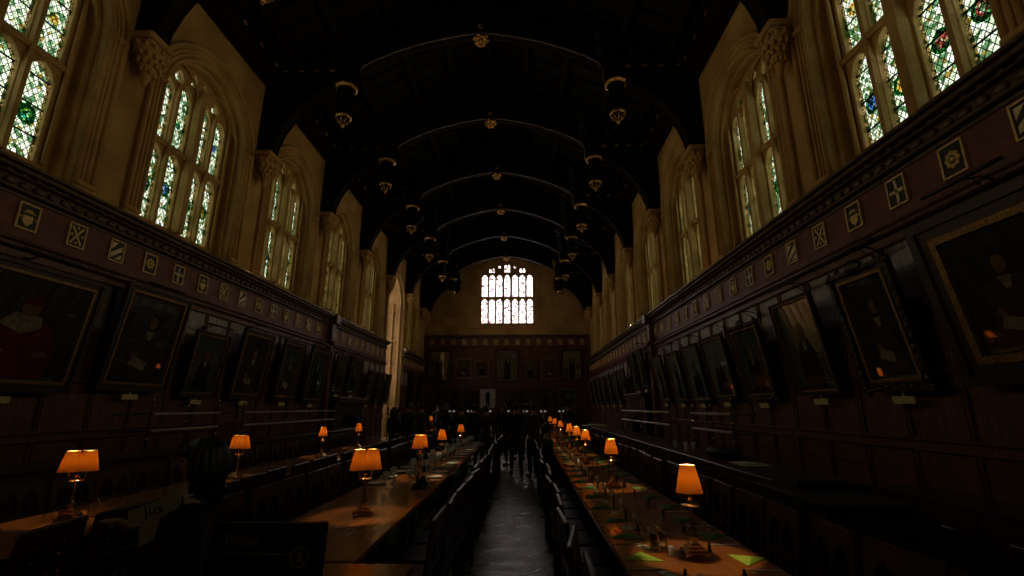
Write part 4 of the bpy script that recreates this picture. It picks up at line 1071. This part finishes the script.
# high table on the dais with small twin lamps
r = thing('high_table', 'long high table on the dais below the end wall paintings', 'table', (0, 31.6, .14))
m = MB(); m.box((0, 0, .77), (10.0, .9, .05), bev=.01); m.obj('table_top', CHAIR, r); m = MB(); m.box((0, 0, .38), (9.6, .6, .74)); m.obj('pedestal', CHAIR, r)
PALE = plain('small_pale_shade', (0.8, 0.82, 0.8), 0.6, emit=(0.85, 0.92, 1.0), es=0.12)
tl = None
for i in range(7):
    lab = 'small twin lamp with pale shades on the high table, %s from the bay side' % nth(i); x = -3.55 + 1.2 * i
    if tl is None:
        tl = thing('candle_lamp', lab, 'lamp', (x, 31.6, .936), group='twin lamps on the high table')
        m = MB(); m.lathe([(.06, 0), (.06, .01), (.015, .03), (.012, .32)], n=8); m.tube([(-.13, 0, .40), (-.12, 0, .34), (0, 0, .31), (.12, 0, .34), (.13, 0, .40)], .008, 5); m.obj('stand', BRASS, tl)
        for k in (-1, 1): m = MB(); m.lathe([(.085, .40), (.05, .52)], (k * .13, 0, 0), 12); m.obj('lamp_shade', PALE, tl)
    else: dup(tl, (x, 31.6, .936), 0, lab)

# ------------------------------------------------------------------ notice board and leaflet
r = thing('notice_board', 'black notice board with white lettering and ring symbols on the near table', 'sign', (.02, 2.22, .7655), (-.08, 0, -.02))
m = MB(); m.box((0, .012, .195), (.46, .02, .37), bev=.003); m.obj('panel', BLACK, r)
m = MB(); m.plate([rect(-.245, 0, .245, .385), rect(-.225, .02, .225, .37)], -.012, .03); m.box((.215, .04, .195), (.05, .06, .38), bev=.004); m.obj('board_frame', BLACK, r)
LETT = plain('faded_lettering', (0.25, 0.24, 0.20), 0.7)
def text(body, size, loc, rot, mat, parent, name='lettering', ext=.0006):
    cu = bpy.data.curves.new(name, 'FONT'); cu.body = body; cu.size = size; cu.extrude = ext
    o = bpy.data.objects.new(name, cu); COL.objects.link(o); cu.materials.append(mat)
    bpy.context.view_layer.update()
    me = bpy.data.meshes.new_from_object(o.evaluated_get(bpy.context.evaluated_depsgraph_get())); bpy.data.objects.remove(o)
    o = bpy.data.objects.new(name, me); COL.objects.link(o); o.parent = parent; o.location = loc; o.rotation_euler = rot
    return o
text('Please', .062, (-.19, -.0005, .295), (PI / 2, 0, 0), LETT, r)
m = MB(); x = -.19
for wd in (.05, .02, .03, .045, .02, .06, .035):
    m.box((x + wd / 2, 0, .262), (wd, .001, .008)); x += wd + .008
m.obj('small_print', LETT, r)
for z in (.25, .13):
    m = MB(); cx_ = .155
    m.plate([[(cx_ + .042 * math.cos(t), z + .042 * math.sin(t)) for t in [2 * PI * i / 20 for i in range(20)]], [(cx_ + .035 * math.cos(t), z + .035 * math.sin(t)) for t in [2 * PI * i / 20 for i in range(20)]]], -.001, .001)
    m.plate([[(cx_ - .027, z + .022), (cx_ - .022, z + .027), (cx_ + .027, z - .022), (cx_ + .022, z - .027)]], -.001, .001)
    m.plate([[(cx_ - .012, z - .02), (cx_ + .012, z - .02), (cx_ + .008, z + .018), (cx_ - .008, z + .018)]], -.0005, .001)
    m.obj('ring_symbol', LETT, r)

# ------------------------------------------------------------------ people
SKIN = plain('skin', (0.42, 0.25, 0.17), 0.5, noise=0.08)
LIPS = plain('lips', (0.32, 0.12, 0.09), 0.5)
HAIR = plain('dark_hair', (0.012, 0.008, 0.006), 0.45, noise=0.3, nscale=60)
HAIRB = plain('brown_hair', (0.05, 0.028, 0.014), 0.5, noise=0.3, nscale=60)
def cloth(n, c): return plain(n, c, 0.85, noise=0.2, nscale=9, bump=0.2)
CL = {'black': cloth('black_cloth', (.012, .012, .014)), 'navy': cloth('navy_cloth', (.012, .018, .05)), 'brown': cloth('brown_cloth', (.075, .04, .035)),
      'grey': cloth('grey_cloth', (.06, .06, .055)), 'green': cloth('green_cloth', (.03, .045, .025)), 'denim': cloth('denim_cloth', (.025, .035, .06)), 'plum': cloth('plum_cloth', (.055, .02, .03))}
def skin_obj(name, verts, edges, radii, mat, parent, sub=1):
    me = bpy.data.meshes.new(name); me.from_pydata(verts, edges, []); me.materials.append(mat)
    o = bpy.data.objects.new(name, me); COL.objects.link(o); o.parent = parent
    md = o.modifiers.new('skin', 'SKIN')
    if not me.skin_vertices: me.skin_vertices.new() if hasattr(me.skin_vertices, 'new') else None
    sv = me.skin_vertices[0].data
    for k, r_ in enumerate(radii):
        sv[k].radius = r_ if isinstance(r_, tuple) else (r_, r_); sv[k].use_root = (k == 0)
    md.use_smooth_shade = True; md.branch_smoothing = .5
    s2 = o.modifiers.new('sub', 'SUBSURF'); s2.levels = sub; s2.render_levels = sub
    return o
def chain(V, E, R, start, pts):
    i = start
    for p, r_ in pts:
        V.append(p); R.append(r_); E.append((i, len(V) - 1)); i = len(V) - 1
    return i
def person(label, loc, rz, H=1.7, top='black', legs='black', hair=HAIR, pose='stand', hairlen=.0, fine=False, hat=None, arms=None):
    r = thing('person', label, 'person', loc, (0, 0, rz)); k = H / 1.72
    # local frame faces -Y
    S = lambda p: (p[0] * k, p[1] * k, p[2] * k)
    sit = pose == 'sit'; dz = -.42 if sit else 0
    pel = (0, 0, .95 + dz)
    V = [S(pel)]; E = []; R = [(.13 * k, .10 * k)]
    ch = chain(V, E, R, 0, [(S((0, 0, 1.12 + dz)), (.12 * k, .095 * k)), (S((0, .01, 1.30 + dz)), (.15 * k, .105 * k)), (S((0, .01, 1.42 + dz)), (.11 * k, .08 * k))])
    chain(V, E, R, ch, [(S((0, 0, 1.50 + dz)), .052 * k)])
    chain(V, E, R, len(V) - 1, [(S((0, -.016, 1.575 + dz)), (.078 * k, .092 * k)), (S((0, -.006, 1.665 + dz)), (.078 * k, .095 * k))])
    A = arms or [((-.20, .0, 1.38), (-.25, .02, 1.12), (-.23, -.08, .88)), ((.20, .0, 1.38), (.25, .02, 1.12), (.23, -.08, .88))]
    hands = []
    for a in A:
        sh, el, wr = [(p[0], p[1], p[2] + dz) for p in a]
        e = chain(V, E, R, ch, [(S(sh), .058 * k), (S(tuple((sh[i] + el[i]) / 2 for i in range(3))), .046 * k), (S(el), .040 * k), (S(tuple((wr[i] * .6 + el[i] * .4) for i in range(3))), .034 * k), (S(wr), .026 * k)])
        d = Vector(wr) - Vector(el); d.normalize()
        palm = Vector(wr) + d * .055; e = chain(V, E, R, e, [(S(palm), (.032 * k, .02 * k))])
        side = d.cross(Vector((1, 0, 0) if abs(d.x) < .5 else (0, 0, 1))).normalized()
        for q, ln in enumerate((.060, .070, .066, .052)):
            b0 = palm + d * .035 + side * (.027 - .018 * q)
            curl = d.cross(side) * (.012 if not fine else .02)
            chain(V, E, R, e, [(S(b0), .0095 * k), (S(b0 + d * ln * .5 + curl * .6), .0085 * k), (S(b0 + d * ln + curl * 1.8), .007 * k)])
        chain(V, E, R, e, [(S(Vector(wr) + d * .03 + side * .034), .010 * k), (S(Vector(wr) + d * .065 + side * .052), .0085 * k)])
        hands.append(palm)
    LG = []
    for s in (-1, 1):
        if sit: pts = [((s * .10, 0, .93 + dz), .085), ((s * .12, -.22, .53), .075), ((s * .12, -.42, .50), .058), ((s * .12, -.42, .28), .05), ((s * .12, -.40, .08), .034), ((s * .13, -.52, .04), .036)]
        else: pts = [((s * .10, 0, .84), .085), ((s * .11, -.01, .66), .075), ((s * .11, -.01 - .03 * s, .49), .054), ((s * .115, .01 + .02 * s, .30), .05), ((s * .12, .03 * s + .01, .09), .034), ((s * .13, .03 * s - .13, .035), .034)]
        LG.append(pts); chain(V, E, R, 0, [(S(p), q * k) for p, q in pts])
    body = skin_obj('body', V, E, R, SKIN, r, 1)
    # face: eyes, nose, mouth, ears
    hz = 1.615 + dz
    for s in (-1, 1):
        f = MB(); f.ball(S((s * .028, -.074, hz + .005)), .011 * k, 8, 5); f.obj('eye', BLACK, r)
        f = MB(); f.ball(S((s * .074, .0, hz - .005)), .022 * k, 8, 5, sc=(.4, .7, 1.2)); f.obj('ear', SKIN, r)
    f = MB(); f.tube([S((0, -.072, hz + .012)), S((0, -.090, hz - .018)), S((0, -.094, hz - .028)), S((0, -.074, hz - .036))], [.006 * k, .010 * k, .013 * k, .008 * k], 8); f.obj('nose', SKIN, r)
    f = MB(); f.ball(S((0, -.074, hz - .058)), .019 * k, 8, 5, sc=(1, .35, .3)); f.obj('mouth', LIPS, r)
    # hair cap (and length)
    h = MB(); h.ball(S((0, .022, hz + .045)), .105 * k, 14, 8, sc=(.92, 1.0, .95))
    if hairlen > 0:
        h.tube([S((0, .05, hz + .04)), S((0, .085, hz - .04)), S((0, .09, hz - .10 - hairlen * .3)), S((0, .08, hz - .10 - hairlen))], [.09 * k, .105 * k, .10 * k, .03 * k], 14)
        if fine:
            for q in range(26):
                t = -2.05 + 4.1 * q / 25 + PI / 2; rr = .105 + .012 * math.sin(q * 2.7); e_ = hairlen * (.75 + .2 * math.sin(q * 1.9))
                h.tube([S((.05 * math.cos(t), .03 + .06 * math.sin(t), hz + .125)), S((rr * math.cos(t), .03 + rr * math.sin(t), hz + .05)), S((rr * 1.18 * math.cos(t), .035 + rr * 1.15 * math.sin(t), hz - .06)), S((rr * 1.22 * math.cos(t + .1), .04 + rr * 1.1 * math.sin(t + .1), hz - .10 - e_ * .5)), S((rr * 1.0 * math.cos(t), .04 + rr * .9 * math.sin(t), hz - .10 - e_))], [.02 * k, .03 * k, .032 * k, .026 * k, .006 * k], 7)
        else:
          for s in (-1, 1): h.tube([S((s * .06, .0, hz + .08)), S((s * .09, -.005, hz)), S((s * .095, .01, hz - .1)), S((s * .08, .02, hz - .08 - hairlen * .8))], [.045 * k, .05 * k, .042 * k, .015 * k], 10)
    h.obj('hair', hair, r)
    if hat:
        h = MB(); h.lathe([(.112, 0), (.112, .05), (.09, .10), (.03, .125)], S((0, .01, hz + .04)), 14); h.box(S((0, -.11, hz + .045)), (.14 * k, .12 * k, .012), bev=.004); h.obj('cap', hat, r)
    # coat
    V = [S((0, 0, .86 + dz))]; E = []; R = [(.172 * k, .135 * k)]
    c2 = chain(V, E, R, 0, [(S((0, 0, 1.0 + dz)), (.155 * k, .125 * k)), (S((0, 0, 1.15 + dz)), (.15 * k, .122 * k)), (S((0, .01, 1.30 + dz)), (.175 * k, .13 * k)), (S((0, .01, 1.41 + dz)), (.13 * k, .095 * k))])
    for a in A:
        sh, el, wr = [(p[0], p[1], p[2] + dz) for p in a]
        chain(V, E, R, c2, [(S((sh[0], sh[1], sh[2] - .01)), .075 * k), (S(tuple((sh[i] + el[i]) / 2 for i in range(3))), .062 * k), (S(el), .056 * k), (S(tuple(wr[i] * .92 + el[i] * .08 for i in range(3))), .044 * k)])
    chain(V, E, R, c2, [(S((0, .005, 1.475 + dz)), .066 * k)])
    skin_obj('coat', V, E, R, CL[top], r, 1)
    V = [S((0, 0, .93 + dz))]; E = []; R = [(.145 * k, .12 * k)]
    for pts in LG: chain(V, E, R, 0, [(S(p), q * k) for p, q in [(pts[0][0], .098), (pts[1][0], .088), (pts[2][0], .07), (pts[3][0], .064), ((pts[4][0][0], pts[4][0][1], pts[4][0][2] + .03), .056)]])
    skin_obj('trousers', V, E, R, CL[legs], r, 1)
    for s, pts in zip((-1, 1), LG):
        a, t = pts[4][0], pts[5][0]
        m = MB(); m.box(S((t[0], (a[1] + t[1]) / 2 + .0, .045)), (.10 * k, .27 * k, .085 * k), bev=.03 * k); m.obj('shoe', BLACK, r)
    return r, hands
def px_x(px, y): return 1.156 + (px - 523) * y / 465.6
crowd = [(516, 12.6, 1.74, 'black', 'black', 0, 'visitor in long black coat standing in the middle of the aisle', 0, None),
         (533, 12.0, 1.72, 'grey', 'black', .3, 'visitor in dark grey coat standing in the aisle by the napkin chairs', 0, None),
         (503, 14.3, 1.73, 'black', 'denim', 2.6, 'visitor in black facing the camera, in the aisle behind the black-coated one', .15, None),
         (487, 14.1, 1.66, 'brown', 'black', 0, 'visitor in brown jacket seen from behind past the glassware tables', 0, None),
         (475, 15.6, 1.72, 'black', 'black', .6, 'visitor in black between the brown jacket and the navy cap', 0, None),
         (463, 14.6, 1.66, 'green', 'black', .2, 'visitor wearing a navy cap and green jacket', 0, CL['navy']),
         (447, 15.4, 1.70, 'navy', 'black', -.3, 'visitor in navy coat beside the one with the cap', .1, None),
         (424, 15.8, 1.74, 'grey', 'denim', .5, 'visitor in grey jacket past the last bay wall table', 0, None),
         (411, 16.4, 1.74, 'black', 'black', .9, 'tall visitor in black nearer the bay wall than the grey jacket', 0, None),
         (398, 14.6, 1.62, 'plum', 'black', -.5, 'visitor in plum top closest to the bay wall', .2, None),
         (519, 16.0, 1.72, 'plum', 'black', 2.9, 'visitor in plum top walking up the aisle behind the grey coat', .15, None),
         (566, 24.0, 1.74, 'black', 'black', 0, 'visitor in black beyond the far end of the napkin tables', 0, None),
         (440, 25.0, 1.72, 'grey', 'black', 3.0, 'distant visitor in grey below the dais', 0, None)]
for px, y, H, tp, lg, rz, lab, hl, hat in crowd:
    person(lab, (px_x(px, y), y, 0), rz + PI, H, tp, lg, HAIR if hl == 0 else HAIRB, 'stand', hl, hat=hat)
person('seated visitor in black turned to the napkin tables from the aisle side', (1.62, 9.45, .0), PI / 2 + .1, 1.74, 'black', 'denim', HAIR, 'sit', 0)
# the woman close by, holding up a leaflet
wr = (-.10, -.46, 1.16)
r, hands = person('woman with dark shoulder-length hair close by, holding up a printed leaflet', (-.60, 2.62, 0), -.95, 1.46, 'black', 'black', HAIR, 'stand', .22, True,
                  arms=[((-.19, .0, 1.38), (-.24, -.12, 1.13), (-.06, -.30, 1.27)), ((.19, .0, 1.38), (.23, .0, 1.12), (.20, -.12, .92))])
lr = thing('printed_leaflet', 'pale printed leaflet with large black letters held by the woman', 'leaflet', (0, 0, 0))
m = MB(); m.plate([[(-.13, -.06), (-.12, .02), (.0, .035), (.13, .07), (.14, -.03), (.02, -.06), (-.02, -.17), (-.10, -.19), (-.08, -.08)]], -.0015, .0015)
PAPER = plain('old_paper', (0.50, 0.50, 0.34), 0.8, noise=0.1)
m.obj('paper_sheet', PAPER, lr)
INK = plain('black_ink', (0.01, 0.01, 0.01), 0.7)
text('Jus', .085, (-.05, -.003, -.035), (PI / 2, 0, 0), INK, lr)
lr.location = (-.66, 2.44, 1.17); lr.scale = (.85, .85, .85); lr.rotation_euler = (.15, -.25, .35)
